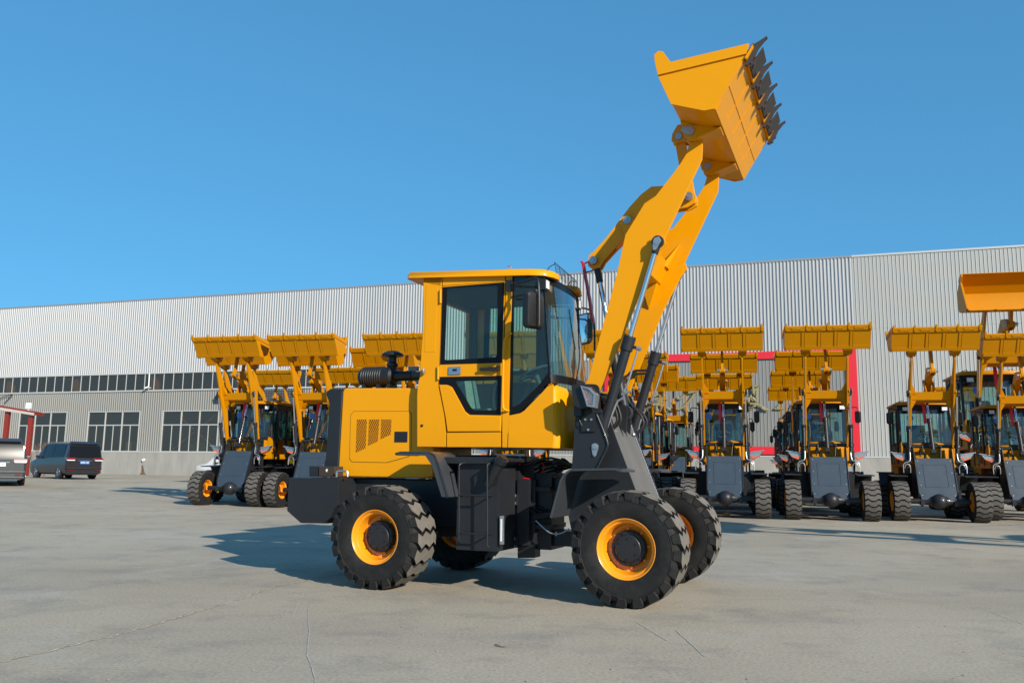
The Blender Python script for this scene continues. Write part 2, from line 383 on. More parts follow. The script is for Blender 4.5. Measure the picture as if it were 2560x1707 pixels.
    # underside: cutting edge, wear strips, weld ribs and the two pairs of hinge plates
    N = Vector((.844, -.536)); T = Vector((.536, .844)); o0 = Vector((3.58, 4.733))
    U = lambda s_, h: B_((o0.x+T.x*s_+N.x*h, o0.y+T.y*s_+N.y*h))
    ce = MB().prism([U(.55, .003), U(.55, .026), U(.68, .022), U(.70, .004), U(.68, .003)], -1.125, 1.125)
    ce.build('cutting_edge', pale, bucket, .003)
    rb = MB()
    st_ = tooth == 'steel'
    for y in (-.62, -.2, .22, .62):
        if not st_: rb.prism([U(.10, 0), U(.10, .007), U(.55, .007), U(.55, 0)], y-.035, y+.035)
    rb.prism([U(.004, -.002), U(.004, .009), U(.10, .009), U(.10, -.002)], -1.08, 1.08)
    for y in (-.62, -.2, .22, .62):
        for e in (-.038, .038):
            if not st_: rb.prism([U(.06, .006), U(.06, .013), U(.55, .013), U(.55, .006)], y+e-.004, y+e+.004)
            elif e > 0: rb.prism([U(.04+.05*(y > 0), -.001), U(.04+.05*(y > 0), .005), U(.52, .005), U(.52, -.001)], y-.004, y+.004)
    if st_:
        for y0, y1 in ((-1.08, -.62), (-.60, -.22), (-.18, .20), (.24, .60), (.64, 1.08)): rb.prism([U(.262, -.001), U(.262, .004), U(.272, .004), U(.272, -.001)], y0, y1)
    rb.build('wear_plate', pale, bucket)
    hp = MB()
    hin = [(3.02, 5.02), (2.975, 4.93), (2.985, 4.86), (3.04, 4.80), (3.13, 4.70), (3.20, 4.645), (3.27, 4.625), (3.35, 4.63), (3.60, 4.70), (3.61, 4.745), (3.40, 4.76), (3.158, 4.87), (3.06, 5.04)]
    mid = [(3.02, 5.06), (2.96, 4.96), (2.95, 4.88), (3.00, 4.84), (3.07, 4.86), (3.20, 4.82), (3.158, 4.87), (3.06, 5.06)]
    arm_e = [(3.16, 4.86), (3.19, 4.70), (3.24, 4.635), (3.31, 4.62), (3.38, 4.655), (3.56, 4.72), (3.50, 4.74), (3.30, 4.79)]
    for sd_ in (-1, 1):
        for y in (.635, .46): hp.prism([B_(p) for p in arm_e], sd_*y-.011, sd_*y+.011)
        hp.prism([B_(p) for p in [(3.33, 4.635), (3.57, 4.712), (3.575, 4.732), (3.33, 4.662)]], sd_*.66, sd_*.44)
        hp.prism([B_(p) for p in mid], sd_*.055-.011, sd_*.055+.011)
    hp.build_each('hinge_plate', pale, bucket, .003)
    kp = MB()
    q = B_((3.262, 4.727)); q2 = B_((3.185, 4.765))
    for sd_ in (-1, 1):
        kp.cyl((q[0], sd_*.44, q[1]), (q[0], sd_*.662, q[1]), .045, n=18)
        dv = Vector((q2[0]-q[0], q2[1]-q[1])).normalized(); nv = Vector((-dv.y, dv.x))
        if sd_ < 0: kp.prism([(q[0]-nv.x*.055, q[1]-nv.y*.055), (q2[0]-nv.x*.02, q2[1]-nv.y*.02), (q2[0]+nv.x*.02+dv.x*.01, q2[1]+nv.y*.02), (q[0]+nv.x*.055, q[1]+nv.y*.055), (q[0]-dv.x*.05, q[1]-dv.y*.05)], sd_*.647, sd_*.66)
    kp.cyl((P4[0], -.08, P4[1]), (P4[0], .08, P4[1]), .04, n=16)
    kp.build_each('bucket_pin', 'zinc', bucket, .002)
    for i in range(5):
        y = -1.07+i*.535
        if tooth != 'steel': tm = MB().prism([U(.56, .022), U(.57, .036), U(.66, .036), U(.77, .014), U(.775, .004), U(.70, .0)], y-.024, y+.024)
        else: tm = MB().prism([U(.50, .028), U(.51, .060), U(.60, .072), U(.70, .060), U(.79, .072), U(.825, .084), U(.835, .072), U(.77, .035), U(.72, .004), U(.60, .024)], y-.022, y+.022)
        tm.prism([U(.54, -.018), U(.72, -.012), U(.72, 0), U(.54, 0)], y-.028, y+.028)
        for s_ in ((.545, .61) if tooth == 'steel' else (.60,)): a, b = (U(s_, .065), U(s_, .082)) if tooth == 'steel' else (U(s_, .03), U(s_, .044)); tm.cyl((a[0], y, a[1]), (b[0], y, b[1]), .016, n=8)
        tm.build('tooth', tooth, bucket, .004)
    for i in range(4):
        y = -1.07+(i+.5)*.535; pm = MB()
        if tooth == 'steel': pm.prism([(U(.56, .03)), U(.56, .044), U(.765, .060), U(.78, .050), U(.765, .044)], y-.145, y+.145)
        else: pm.prism([U(.575, .022), U(.575, .030), U(.655, .028), U(.655, .020)], y-.14, y+.14)
        for e in (-.10, .10):
            a, b = U(.60 if tooth == 'steel' else .615, .02), U(.60 if tooth == 'steel' else .615, .056 if tooth == 'steel' else .036); pm.cyl((a[0], y+e, a[1]), (b[0], y+e, b[1]), .027 if tooth == 'steel' else .018, n=12)
        if tooth != 'steel':
            pts = [(-.11, .60), (-.06, .61), (0, .625), (.06, .61), (.11, .60)]
            pm.tube([(U(s_, .027)[0], y+a, U(s_, .027)[1]) for a, s_ in pts], .011, 6)
        pm.build('edge_plate', tooth, bucket, .003)
    # ---- lift cylinders
    for sd_ in (-1, 1):
        top = A_((2.906, 3.589)); bot = (2.285, 1.60); y = sd_*.615
        t3, b3 = Vector((top[0], y, top[1])), Vector((bot[0], y, bot[1])); d3 = (t3-b3).normalized()
        hd = b3+d3*min(1.06, (t3-b3).length*.515)
        o = MB().cyl(b3-d3*.0, hd-d3*.10, .052, n=24).cyl(hd-d3*.14, hd, .066, n=24).cyl(hd-d3*.147, hd-d3*.135, .060, n=24).cyl((b3.x, y-.045, b3.z), (b3.x, y+.045, b3.z), .075, n=20)
        for kk in range(8):
            a = math.pi*kk/4; u = d3.orthogonal().normalized(); v_ = d3.cross(u); c = hd+(u*math.cos(a)+v_*math.sin(a))*.054
            o.cyl(c, c+d3*.010, .010, n=6)
        port = hd-d3*.09; nx = Vector((d3.z, 0, -d3.x)); o.cyl(port, port+nx*.10, .018, n=10)
        cy = o.build('lift_cylinder', 'dark', root, ang=30)
        MB().cyl(hd-d3*.05, t3-d3*.10, .026, n=20).build('piston_rod', 'chrome', cy)
        MB().cyl(t3-d3*.13, t3-d3*.03, .034, .04, n=16).cyl((t3.x, y-.04, t3.z), (t3.x, y+.04, t3.z), .062, n=20).build('rod_eye', 'dark', cy, .004)
        kq = t3-d3*.09
        MB().cyl((t3.x, y-sd_*.05, t3.z), (t3.x, y+sd_*.055, t3.z), .04, n=20).prism([(t3.x-.045, t3.z), (t3.x-.03, t3.z+.035), (t3.x+.02, t3.z+.045), (t3.x+.045, t3.z), (kq.x+.02, kq.z), (kq.x-.018, kq.z-.012)], y+sd_*.042, y+sd_*.05).cyl((kq.x, y+sd_*.04, kq.z), (kq.x, y+sd_*.058, kq.z), .012, n=8).build('keeper_plate', 'zinc', cy, .002)
        # feed pipe clipped beside the barrel
        s0 = port+nx*.115; MB().cyl(port+nx*.10, port+nx*.15, .022, n=8).tube([s0, s0-d3*.05+nx*.005, s0-d3*.40+nx*.0, s0-d3*.46-nx*.02, s0-d3*.47+Vector((.05, 0, 0))], .011, 8).tube([s0-d3*.53+nx*.0, s0-d3*.56-nx*.03, s0-d3*.62-nx*.055, s0-d3*1.02-nx*.085], .012, 8).cyl(s0-d3*.49+Vector((-.03, 0, 0)), s0-d3*.46+Vector((.06, 0, 0)), .013, n=8).cyl(s0-d3*1.02-nx*.11, s0-d3*1.04-nx*.03, .018, n=8).build('hydraulic_pipe', 'zinc', cy)
    # ---- tilt cylinder
    b3 = Vector((2.385, 0, 1.88)); t3 = Vector((P1[0], 0, P1[1])); d3 = (t3-b3).normalized(); hd = b3+d3*min(.98, (t3-b3).length*.6)
    cy = MB().cyl(b3, hd, .055, n=24).cyl(hd-d3*.12, hd, .066, n=24).cyl((b3.x, -.06, b3.z), (b3.x, .06, b3.z), .08, n=20).build('tilt_cylinder', 'dark', root, ang=30)
    MB().cyl(hd-d3*.05, t3-d3*.22, .028, n=20).build('piston_rod', 'chrome', cy)
    MB().cyl(t3-d3*.24, t3-d3*.02, .038, .042, n=16).cyl((t3.x, -.035, t3.z), (t3.x, .035, t3.z), .06, n=16).build('rod_eye', 'dark', cy)
    return dict(A=A_, P1=P1)
# ------------------------------------------------------------------ front frame shared by every loader
def front_frame(root, plate):
    f = MB()
    side = [(2.02, 1.95), (2.14, 2.08), (2.25, 2.05), (2.33, 1.83), (2.418, 1.584), (2.603, 1.10), (2.73, .74), (2.68, .56), (2.40, .50), (1.98, .44), (1.90, .80), (1.94, 1.25), (1.98, 1.80)]
    for s in (-1, 1):
        f.prism(side, s*.50, s*.475)
        out = [(2.041,1.823),(2.02,1.557),(1.999,1.251),(2.217,1.244),(2.259,1.285),(2.373,1.476),(2.382,1.516),(2.37,1.556),(2.324,1.82),(2.322,1.865),(2.303,1.881),(2.293,2.086),(2.277,2.115),(2.25,2.128),(2.111,2.136),(2.051,2.123),(2.041,2.071)]
        f.prism(out, s*.69, s*.665)
        a, b = [(2.213,1.86),(2.326,1.828)]
        f.prism([(a[0], b[1]), (b[0], b[1]), (b[0], a[1]), (a[0], a[1])], s*.715, s*.60)
        # raised edge of the tower plate
        e = [(2.269,1.82),(2.326,1.687),(2.376,1.556),(2.384,1.511),(2.376,1.476),(2.325,1.375),(2.262,1.255)]
        f.tube([(x, s*.697, z) for x, z in e], .012, 6, 2)
    f.box(1.97, 2.28, -.47, .47, 1.20, 1.26); f.box(1.93, 1.98, -.48, .48, .46, 1.3); f.box(1.98, 2.60, -.47, .47, .46, .52)
    f.cyl((2.16, -.72, 2.04), (2.16, .72, 2.04), .05, n=18)
    f.box(1.30, 1.93, -.16, .16, .44, .60); f.box(1.42, 1.62, -.22, .22, .40, 1.22); f.box(1.60, 1.95, -.14, .14, 1.05, 1.17)
    fr = f.build('front_frame', 'dark', root, .004)
    sl = MB().prism([(2.30, 1.83), (2.40, 1.575), (2.588, 1.09), (2.715, .74), (2.70, .735), (2.570, 1.085), (2.385, 1.57), (2.285, 1.82)], -.474, .474)
    if plate == 'slate':
        # smooth cover bolted over the slope, arched over the axle
        def S(t, h=0.): return (2.345+.415*t+h*.94, 1.70-1.12*t+h*.34)
        pts = [(-.46, 0), (.46, 0), (.475, .80), (.44, 1.0), (.30, 1.0), (.20, .93), (.08, .895), (-.08, .895), (-.20, .93), (-.30, 1.0), (-.44, 1.0), (-.475, .80)]
        c = MB(); k = len(pts)
        c.add([(S(t, h)[0], y, S(t, h)[1]) for h in (.0, .012) for y, t in pts], [tuple(range(k)), tuple(range(2*k-1, k-1, -1))]+[(i, (i+1) % k, k+(i+1) % k, k+i) for i in range(k)])
        sh = c.build('cover_plate', 'slate', root)
        em = MB()
        for y0, y1, t0, t1 in ((-.30, -.285, .15, .70), (.285, .30, .15, .70), (-.285, .285, .15, .163), (-.285, .285, .687, .70)):
            em.add([(*S(t, h)[:1], y, S(t, h)[1]) for h in (.010, .020) for y, t in ((y0, t0), (y1, t0), (y1, t1), (y0, t1))], [(0, 1, 2, 3), (7, 6, 5, 4), (0, 1, 5, 4), (1, 2, 6, 5), (2, 3, 7, 6), (3, 0, 4, 7)])
        em.build('pressed_rib', 'slate', sh)
        bo = MB()
        for y, t in ((-.41, .07), (.41, .07), (-.41, .36), (.41, .36), (-.41, .66), (.41, .66), (-.41, .90), (.41, .90)):
            p = S(t, .01); bo.cyl((p[0], y, p[1]), (p[0]+.014, y, p[1]+.005), .014, n=8)
        bo.build_each('bolt', 'zinc', sh)
    else:
        sh = sl.build('cover_plate', 'worn', root, .002)
        wd = MB()
        for s in (-1, 1):
            n = 60; rings = []
            for i in range(n):
                t = i/n; x = 2.309+(2.72-2.305)*t; z = 1.82-(1.82-.74)*t; r_ = .011 if i % 2 else .006
                rings += [(x+r_*math.cos(a), s*.474+r_*math.sin(a), z) for a in (0, 1.26, 2.51, 3.77, 5.03)]
            wd.add(rings, [(i*5+k, i*5+(k+1) % 5, i*5+5+(k+1) % 5, i*5+5+k) for i in range(n-1) for k in range(5)])
        wd.build_each('weld_seam', 'zinc', sh, flat=True)
    return fr
def front_axle(root, x=2.689, ball=True):
    ax = MB(); z = TR
    pr = [(0, -.80), (.05, -.80), (.075, -.78), (.075, -.55), (.078, -.42), (.088, -.32), (.115, -.22), (.15, -.12), (.16, 0), (.15, .12), (.115, .22), (.088, .32), (.078, .42), (.075, .55), (.075, .78), (.05, .80), (0, .80)]
    ax.lathe(pr, (x, 0, z), (0, 1, 0), 28, close=False)
    o = ax.build('axle', 'dark', root, ang=40)
    if ball: MB().ball((x+.07, 0, z), .205, (1, 1, 1), 28, 16).build('differential_housing', 'dark', o, ang=60)
    for s in (-1, 1): MB().box(x-.12, x+.12, s*.42-.05, s*.42+.05, z-.10, z+.02).cyl((x-.08, s*.42, z-.14), (x-.08, s*.42, z-.08), .02, n=8).cyl((x+.09, s*.42, z-.14), (x+.09, s*.42, z-.08), .02, n=8).build('axle_clamp', 'dark', o, .004)
    return o
def slab(mb, c, w_, h, t, yaw, r=.05, tilt=0.):
    """rounded upright slab (mirror case), its normal turned by yaw from -x"""
    pts = []
    for cx, cz, a0 in ((w_/2-r, h/2-r, 0), (-w_/2+r, h/2-r, 90), (-w_/2+r, -h/2+r, 180), (w_/2-r, -h/2+r, 270)):
        for k in range(5): a = R(a0+22.5*k); pts.append((cx+r*math.cos(a), cz+r*math.sin(a)))
    n = len(pts); nx = Vector((-math.cos(yaw), -math.sin(yaw), 0)); tx = Vector((-nx.y, nx.x, 0)); C_ = Vector(c)
    vs = [C_+tx*p[0]*s_+Vector((0, 0, p[1]*s_))+nx*d for d, s_ in ((t/2, .97), (0, 1), (-t/2, .86)) for p in pts]
    fs = [tuple(range(n)), tuple(range(3*n-1, 2*n-1, -1))]+[(l*n+i, l*n+(i+1) % n, (l+1)*n+(i+1) % n, (l+1)*n+i) for l in (0, 1) for i in range(n)]
    return mb.add(vs, fs)

# ------------------------------------------------------------------ the big loader in the foreground
MAIN_YAW = .3866
def main_loader():
    L_ = Vector((math.sin(MAIN_YAW), math.cos(MAIN_YAW), 0))
    root = empty('wheel_loader', Vector((-1.4095, 9.1131, 0))+1.177*L_, -MAIN_YAW)
    tag(root, 'large yellow wheel loader alone in the foreground, side on, bucket raised against the sky', 'wheel loader')
    g = lifting_gear(root)
    front_frame(root, 'worn'); front_axle(root); front_axle(root, 0.0, False)
    wheel(root, 2.689, -1, .13); wheel(root, 2.689, 1, .5); wheel(root, 0, -1, .02); wheel(root, 0, 1, .9)
    # ---- rear frame and counterweight
    cwp = [(-1.419,1.124),(-1.418,0.744),(-1.222,0.615),(-0.864,0.622),(-0.819,0.701),(-0.773,0.793),(-0.725,0.828),(-0.733,1.127)]
    MB().prism(cwp, -.78, .78).build('counterweight', 'dark', root, .012)
    hn = [(-0.789,1.144),(-0.788,1.194),(-0.767,1.207),(-0.667,1.208),(-0.647,1.196),(-0.642,1.146)]
    MB().tube([(x, -.74, z) for x, z in hn], .012, 8, 2).build('grab_rail', 'zinc', root)
    bx = [(-1.057,1.14),(-0.845,1.143),(-0.851,1.26),(-1.064,1.258)]; bx2 = [(-1.197,1.141),(-1.073,1.143),(-1.08,1.261),(-1.204,1.26)]
    bo = MB().prism(bx, -.70, -.50).build('battery_box', 'brown', root, .006)
    MB().prism(bx2, -.69, -.48).build('battery_cover', 'dark', bo, .006)
    dm = [(-0.952,1.234),(-0.935,1.214),(-0.95,1.192),(-0.968,1.214)]; MB().prism(dm, -.704, -.700).build('diamond_mark', 'white', bo)
    rf = MB().box(-.95, 1.05, -.42, -.36, .72, 1.12).box(-.95, 1.05, .36, .42, .72, 1.12).box(-.95, 1.30, -.36, .36, .95, 1.10)
    rf.box(.25, 1.25, -.40, .40, .62, 1.40).box(1.18, 1.30, -.36, .36, .42, 1.25).box(.30, 1.20, -.30, .30, .50, .64)
    rf.box(-.30, .30, -.36, .36, .60, .95)
    rf.build('rear_frame', 'dark', root, .01)
    # articulation post, hinge plates and its bolts
    ap = MB(); q = [(1.25,1.141),(1.462,1.145),(1.46,0.317),(1.261,0.307)]; ap.prism(q, -.30, -.12)
    q = [(1.243,1.135),(1.261,1.135),(1.259,1.32),(1.276,1.337),(1.406,1.338),(1.421,1.322),(1.426,1.138),(1.432,1.122),(1.238,1.118)]; ap.prism(q, -.25, -.22)
    q = [(1.268,1.371),(1.345,1.371)]; ap.cyl((q[0][0]+.03, -.22, 1.30), (q[0][0]+.03, -.22, 1.40), .03, n=14)
    for z in (.62, 1.02): ap.box(1.25, 1.62, -.28, .28, z, z+.05)
    apo = ap.build('articulation_joint', 'dark', root, .006)
    bl = MB()
    for px in [(1.264,0.971),(1.265,0.893),(1.262,0.518),(1.263,0.441)]: bl.cyl((px[0], -.42, px[1]), (px[0], -.40, px[1]), .018, n=12)
    q = [(1.209,0.988),(1.296,0.99),(1.298,0.868),(1.211,0.865)]; b2 = MB().prism(q, -.41, -.38); q = [(1.215,0.542),(1.302,0.546),(1.303,0.425),(1.217,0.421)]; b2.prism(q, -.41, -.38)
    b2.box(1.28, 1.42, -.38, -.30, .45, 1.15)
    b2.build('hinge_bracket', 'dark', apo, .004); bl.build_each('bolt', 'zinc', apo, .003)
    # hoses and rods between the two halves
    hs = MB()
    for k in range(5): y = -.22+k*.1; hs.tube([(1.15, y, 1.25-.05*k), (1.4, y-.04, 1.33-.03*k), (1.6, y+.04, 1.38-.03*k), (1.85, y*.8, 1.30), (2.0, y*.7, 1.2)], .014, 6)
    for k in range(3): hs.tube([(1.25, -.30+.05*k, .95), (1.5, -.36+.05*k, .78+.03*k), (1.75, -.34+.05*k, .80), (1.95, -.3+.05*k, .95)], .012, 6)
    hs.build('hose_bundle', 'hose', apo)
    q = [(1.525,0.719),(1.625,0.638),(1.686,0.599),(1.754,0.59),(1.822,0.604),(1.896,0.649)]
    MB().tube([(x, -.45, z) for x, z in q], .008, 8).cyl((q[3][0], -.45, q[3][1]-.02), (q[3][0], -.45, q[3][1]+.02), .012, n=8).build('brake_pipe', 'zinc', apo)
    MB().tube([(1.50, -.20, 1.22), (1.53, -.22, 1.29), (1.50, -.22, 1.33)], .006, 6).tube([(1.32, -.30, 1.16), (1.42, -.30, 1.15)], .006, 6).build_each('red_cable', 'red2', apo)
    sc = MB().cyl((1.45, -.30, .75), (2.05, -.36, .85), .04, n=14).cyl((1.45, .30, .75), (2.05, .36, .85), .04, n=14); sc.build_each('steering_cylinder', 'dark', apo)
    # ---- engine hood
    hy = .52
    hood = [(-0.872,2.177),(-0.901,2.145),(-0.918,1.143),(0.212,1.143),(0.327,1.161),(0.297,2.15)]
    hd_ = MB().prism(hood, -hy, hy).build('engine_hood', 'yellow', root, .03, seg=3)
    rc = [(-1.07,2.174),(-1.128,2.14),(-1.131,2.104),(-1.078,2.003),(-1.098,1.336),(-1.114,1.309),(-1.1,1.14),(-0.919,1.143),(-0.901,2.144),(-0.877,2.169)]
    MB().prism(rc, -hy-.006, hy+.006).build('rear_grille_cover', 'dark', root, .02, seg=3)
    pl = [(-0.731,1.904),(0.002,1.894),(0.032,1.862),(0.044,1.413),(0.02,1.379),(-0.265,1.308),(-0.734,1.312),(-0.767,1.347),(-0.777,1.863)]
    cx = sum(p[0] for p in pl)/len(pl); cz = sum(p[1] for p in pl)/len(pl)
    sh = lambda P_, d: [(p[0]-math.copysign(d, p[0]-cx), p[1]-math.copysign(d, p[1]-cz)) for p in P_]
    MB().prism(pl, -hy-.002, -hy+.01).build('panel_seam', 'brown', hd_)
    gr = [[(-0.689,1.805),(-0.55,1.804),(-0.552,1.472),(-0.687,1.418)], [(-0.525,1.803),(-0.386,1.802),(-0.392,1.551),(-0.526,1.495)], [(-0.362,1.802),(-0.224,1.8),(-0.225,1.629),(-0.362,1.572)]]
    MB().prism(sh(pl, .005), -hy-.006, -hy+.01, holes=gr).build('side_panel', 'yellow', hd_)
    bk = MB(); wi = MB()
    for gp in gr:
        bk.prism(gp, -hy-.0032, -hy+.004)
        e = [(gp[i], gp[(i+1) % 4]) for i in range(4)]
        x0, x1 = min(p[0] for p in gp), max(p[0] for p in gp); z0, z1 = min(p[1] for p in gp), max(p[1] for p in gp)
        for sg in (1, -1):
            m_ = 1.9*sg; c = -3.
            cc = z0-abs(m_)*(x1-x0)-.1
            k = 0
            while k < 60:
                c0 = (z0-2.0*(x1-x0)*1)+k*.050; k += 1
                # line z = c0 + m (x-x0) (or mirrored), clipped to the convex opening
                hits = []
                for (a, b) in e:
                    fa = a[1]-(c0+m_*(a[0]-x0)) if sg > 0 else a[1]-(c0+.2+m_*(a[0]-x0)); fb = b[1]-(c0+m_*(b[0]-x0)) if sg > 0 else b[1]-(c0+.2+m_*(b[0]-x0))
                    if fa*fb < 0: t = fa/(fa-fb); hits.append((a[0]+(b[0]-a[0])*t, a[1]+(b[1]-a[1])*t))
                if len(hits) == 2 and (Vector(hits[0])-Vector(hits[1])).length > .006:
                    wi.cyl((hits[0][0], -hy-.006, hits[0][1]), (hits[1][0], -hy-.006, hits[1][1]), .0022, n=4)
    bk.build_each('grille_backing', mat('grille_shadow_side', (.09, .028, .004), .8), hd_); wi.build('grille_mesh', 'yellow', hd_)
    q = [(-0.175,1.662),(-0.008,1.661),(-0.008,1.54),(-0.174,1.54)]; MB().prism(q, -hy-.012, -hy, holes=[sh(q, .012)] if 0 else ()).build('hatch_latch', 'black', hd_, .004)
    q = [(0.003,1.447),(0.208,1.44),(0.21,1.253),(0.138,1.226),(0.099,1.229),(-0.137,1.232)]
    # ---- air cleaner on the hood
    ac = MB(); y = -.15; z = 2.342; x0 = -.895
    prof = [(0, 0), (.075, 0), (.10, .02), (.115, .05)]
    for i in range(9): a = .06+i*.032; prof += [(.117, a), (.124, a+.006), (.124, a+.014), (.117, a+.020)]
    prof += [(.117, .36), (.118, .45), (.10, .48), (.06, .50), (.058, .95), (0, .95)]
    ac.lathe(prof, (x0, y, z), (1, 0, 0), 36, close=False)
    ac.lathe([(0, 0), (.055, 0), (.055, .08), (.07, .10), (.07, .12), (.05, .14), (.05, .20), (.13, .215), (.135, .225), (.125, .245), (.07, .275), (0, .285)], (-.455, y, z+.03), (0, 0, 1), 32, close=False)
    for x in (-.80, -.60, -.45): ac.box(x-.02, x+.02, y-.09, y+.09, 2.15, 2.25)
    ac.cyl((-.20, y, z), (-.17, y, z), .066, n=20).cyl((-.10, y-.01, z+.055), (-.10, y-.01, z+.085), .015, n=8)
    ac.build('air_cleaner', 'black', root, ang=30)
    # ---- cab: yellow shell
    cy = .62
    rear = [(0.188,3.431),(0.206,2.848),(0.183,2.391),(0.18,2.278),(0.156,2.154),(0.152,2.052)]+[(0.165,1.66),(0.171,1.491),(0.522,1.487),(0.522,1.642),(0.494,1.846),(0.408,2.181)]+[(0.409,2.226),(0.42,2.61),(0.422,3.425)]
    head = [(0.43,3.431),(1.2,3.43),(1.202,3.297),(0.436,3.301)]
    skirt = [(0.536,1.641),(1.177,1.645),(1.179,1.487),(0.538,1.486)]
    pil = [(1.215,3.431),(1.289,3.431),(1.286,3.126),(1.274,2.464)]+[(1.266,1.837),(1.263,1.483),(1.198,1.484),(1.191,1.945)]+[(1.2,1.924),(1.213,3.243)]
    cb = MB()
    for s in (-1, 1):
        for q in (rear, head, skirt, pil): cb.prism(q, s*cy, s*(cy-.035))
        cb.prism([(0.422,3.425),(0.188,3.431),(0.194,3.36),(0.275,3.331),(0.409,3.299)], s*cy, s*(cy-.04))
        cb.prism([(0.226,3.321),(0.375,3.31),(0.364,2.544),(0.229,2.547)], s*(cy+.003), s*cy)
    cb.box(.19, .24, -.585, -.53, 1.49, 3.40).box(.19, .24, .53, .585, 1.49, 3.40).box(.19, .24, -.53, .53, 1.49, 2.33).box(.19, .24, -.53, .53, 3.20, 3.40)
    cb.box(.24, 1.26, -.585, .585, 1.49, 1.53)
    body = cb.build('cab_body', 'yellow', root, .007)
    # dark gaps behind the joints of the shell
    dk = MB()
    for s in (-1, 1):
        dk.prism([(0.389,3.432),(0.44,3.428),(0.444,2.611),(0.424,2.228)]+[(0.425,2.183),(0.481,1.958),(0.551,1.659),(1.208,1.656),(1.21,1.491),(0.494,1.493),(0.472,1.848),(0.375,2.184)]+[(0.373,2.229),(0.387,2.614)], s*.60, s*.590)
        dk.prism([(1.174,3.436),(1.222,3.432),(1.21,3.023),(1.215,1.925)]+[(1.21,1.518),(1.169,1.518),(1.162,1.947)]+[(1.163,2.252)], s*.60, s*.590)
    dk.build('door_seal', 'frit', body)
    # ---- doors
    dwin = [(0.438,3.283),(1.196,3.287),(1.181,2.393),(0.429,2.399)]
    dwin_in = [(0.488,3.258),(0.505,3.271),(1.095,3.262),(1.117,3.249),(1.118,2.481),(1.103,2.457),(0.502,2.448),(0.479,2.46)]
    dlow = [(0.426,2.262),(1.181,2.254)]+[(1.176,1.825),(0.811,1.836),(0.756,1.873),(0.591,2.143)]+[(0.547,2.165),(0.522,2.172),(0.429,2.175)]
    dlow_in = [(0.63,2.209),(1.131,2.207)]+[(1.133,1.903),(1.113,1.88),(0.852,1.883),(0.809,1.924),(0.708,2.085)]+[(0.633,2.181)]
    frame = [(0.434,3.295),(1.203,3.293),(1.186,2.26),(1.187,1.859)]+[(1.177,1.651),(0.539,1.65),(0.513,1.813),(0.422,2.181)]+[(0.425,2.175),(0.422,2.406)]
    for s in (-1, 1):
        d = MB().prism(frame, s*cy, s*(cy-.03), holes=[[p for p in dwin], dlow]).build('cab_door', 'yellow', root, .004)
        low = [(0.43,2.169),(0.54,2.164),(0.58,2.141),(0.615,2.098),(0.755,1.87),(0.81,1.822),(1.176,1.814),(1.178,1.655),(0.547,1.654),(0.518,1.812)]
        MB().prism(low, s*(cy+.010), s*(cy-.002)).build('door_lower_panel', 'yellow', d, .008, seg=3)
        MB().prism(dwin, s*(cy+.002), s*(cy-.02), holes=[dwin_in]).prism(dlow, s*(cy+.002), s*(cy-.02), holes=[dlow_in]).build('window_border', 'frit', d)
        MB().prism(dwin_in, s*(cy-.004), s*(cy-.010)).prism(dlow_in, s*(cy-.004), s*(cy-.010)).build('door_window', 'glass', d)
        q = [(0.54,2.369),(0.688,2.37),(0.69,2.282),(0.54,2.28)]; qi = [(0.587,2.343),(0.643,2.344),(0.644,2.319),(0.587,2.318)]
        MB().prism(q, s*(cy+.012), s*(cy-.002), holes=[qi]).build('lock_plate', 'silver', d, .003)
        MB().prism(qi, s*(cy+.006), s*(cy-.002)).build('latch_slot', 'black', d)
        q = [(0.927,2.331),(0.938,2.342),(1.034,2.342),(1.045,2.349),(1.146,2.348),(1.159,2.337),(1.158,2.311),(1.141,2.3),(1.046,2.305),(1.034,2.312),(0.939,2.309)]
        MB().prism(q, s*(cy+.048), s*(cy+.018)).box(q[0][0]+.02, q[0][0]+.05, s*cy-.02 if s < 0 else s*cy, s*cy if s < 0 else s*cy+.02, q[0][1]-.01, q[0][1]+.015).box(1.12, 1.15, min(s*cy, s*(cy+.03)), max(s*cy, s*(cy+.03)), 2.335, 2.36).build('door_handle', 'black', d, .005)
        hg = MB()
        for hq in ([(0.417,3.253),(0.421,3.097)], [(0.412,2.376),(0.416,2.23)]): hg.cyl((hq[0][0], s*(cy+.012), hq[0][1]), (hq[1][0], s*(cy+.012), hq[1][1]), .013, n=10)
        hg.build_each('hinge', 'yellow', d)
        q = [(1.291,2.713),(1.229,2.645),(1.214,2.351),(1.216,1.963),(1.233,1.887)]+[(1.27,1.874)]
        MB().tube([(q[0][0], s*cy, q[0][1])]+[(x, s*(cy+.045), z) for x, z in q[1:-1]]+[(q[-1][0], s*cy, q[-1][1])], .013, 8, 2).build('grab_handle', 'yellow', root)
    # ---- front quarter glass and windscreen
    fq = [(1.282,3.42),(1.58,3.369),(1.655,3.325),(1.675,2.993),(1.731,2.234),(1.741,2.168),(1.653,2.119)]+[(1.642,2.085),(1.422,1.881),(1.36,1.852),(1.279,1.837)]
    fqi = [(1.304,3.362),(1.375,3.379),(1.634,3.302),(1.66,2.988),(1.713,2.267),(1.675,2.22),(1.597,2.131)]+[(1.551,2.089),(1.393,1.948),(1.336,1.917),(1.301,1.923),(1.307,2.16)]
    ws_b, ws_t = [(1.738, -.60), (1.80, -.545), (1.845, -.38), (1.865, -.18), (1.87, 0)], [(1.60, -.60), (1.645, -.545), (1.685, -.38), (1.70, -.18), (1.705, 0)]
    full = lambda l: l+[(x, -y) for x, y in reversed(l[:-1])]
    WB, WT = full(ws_b), full(ws_t)
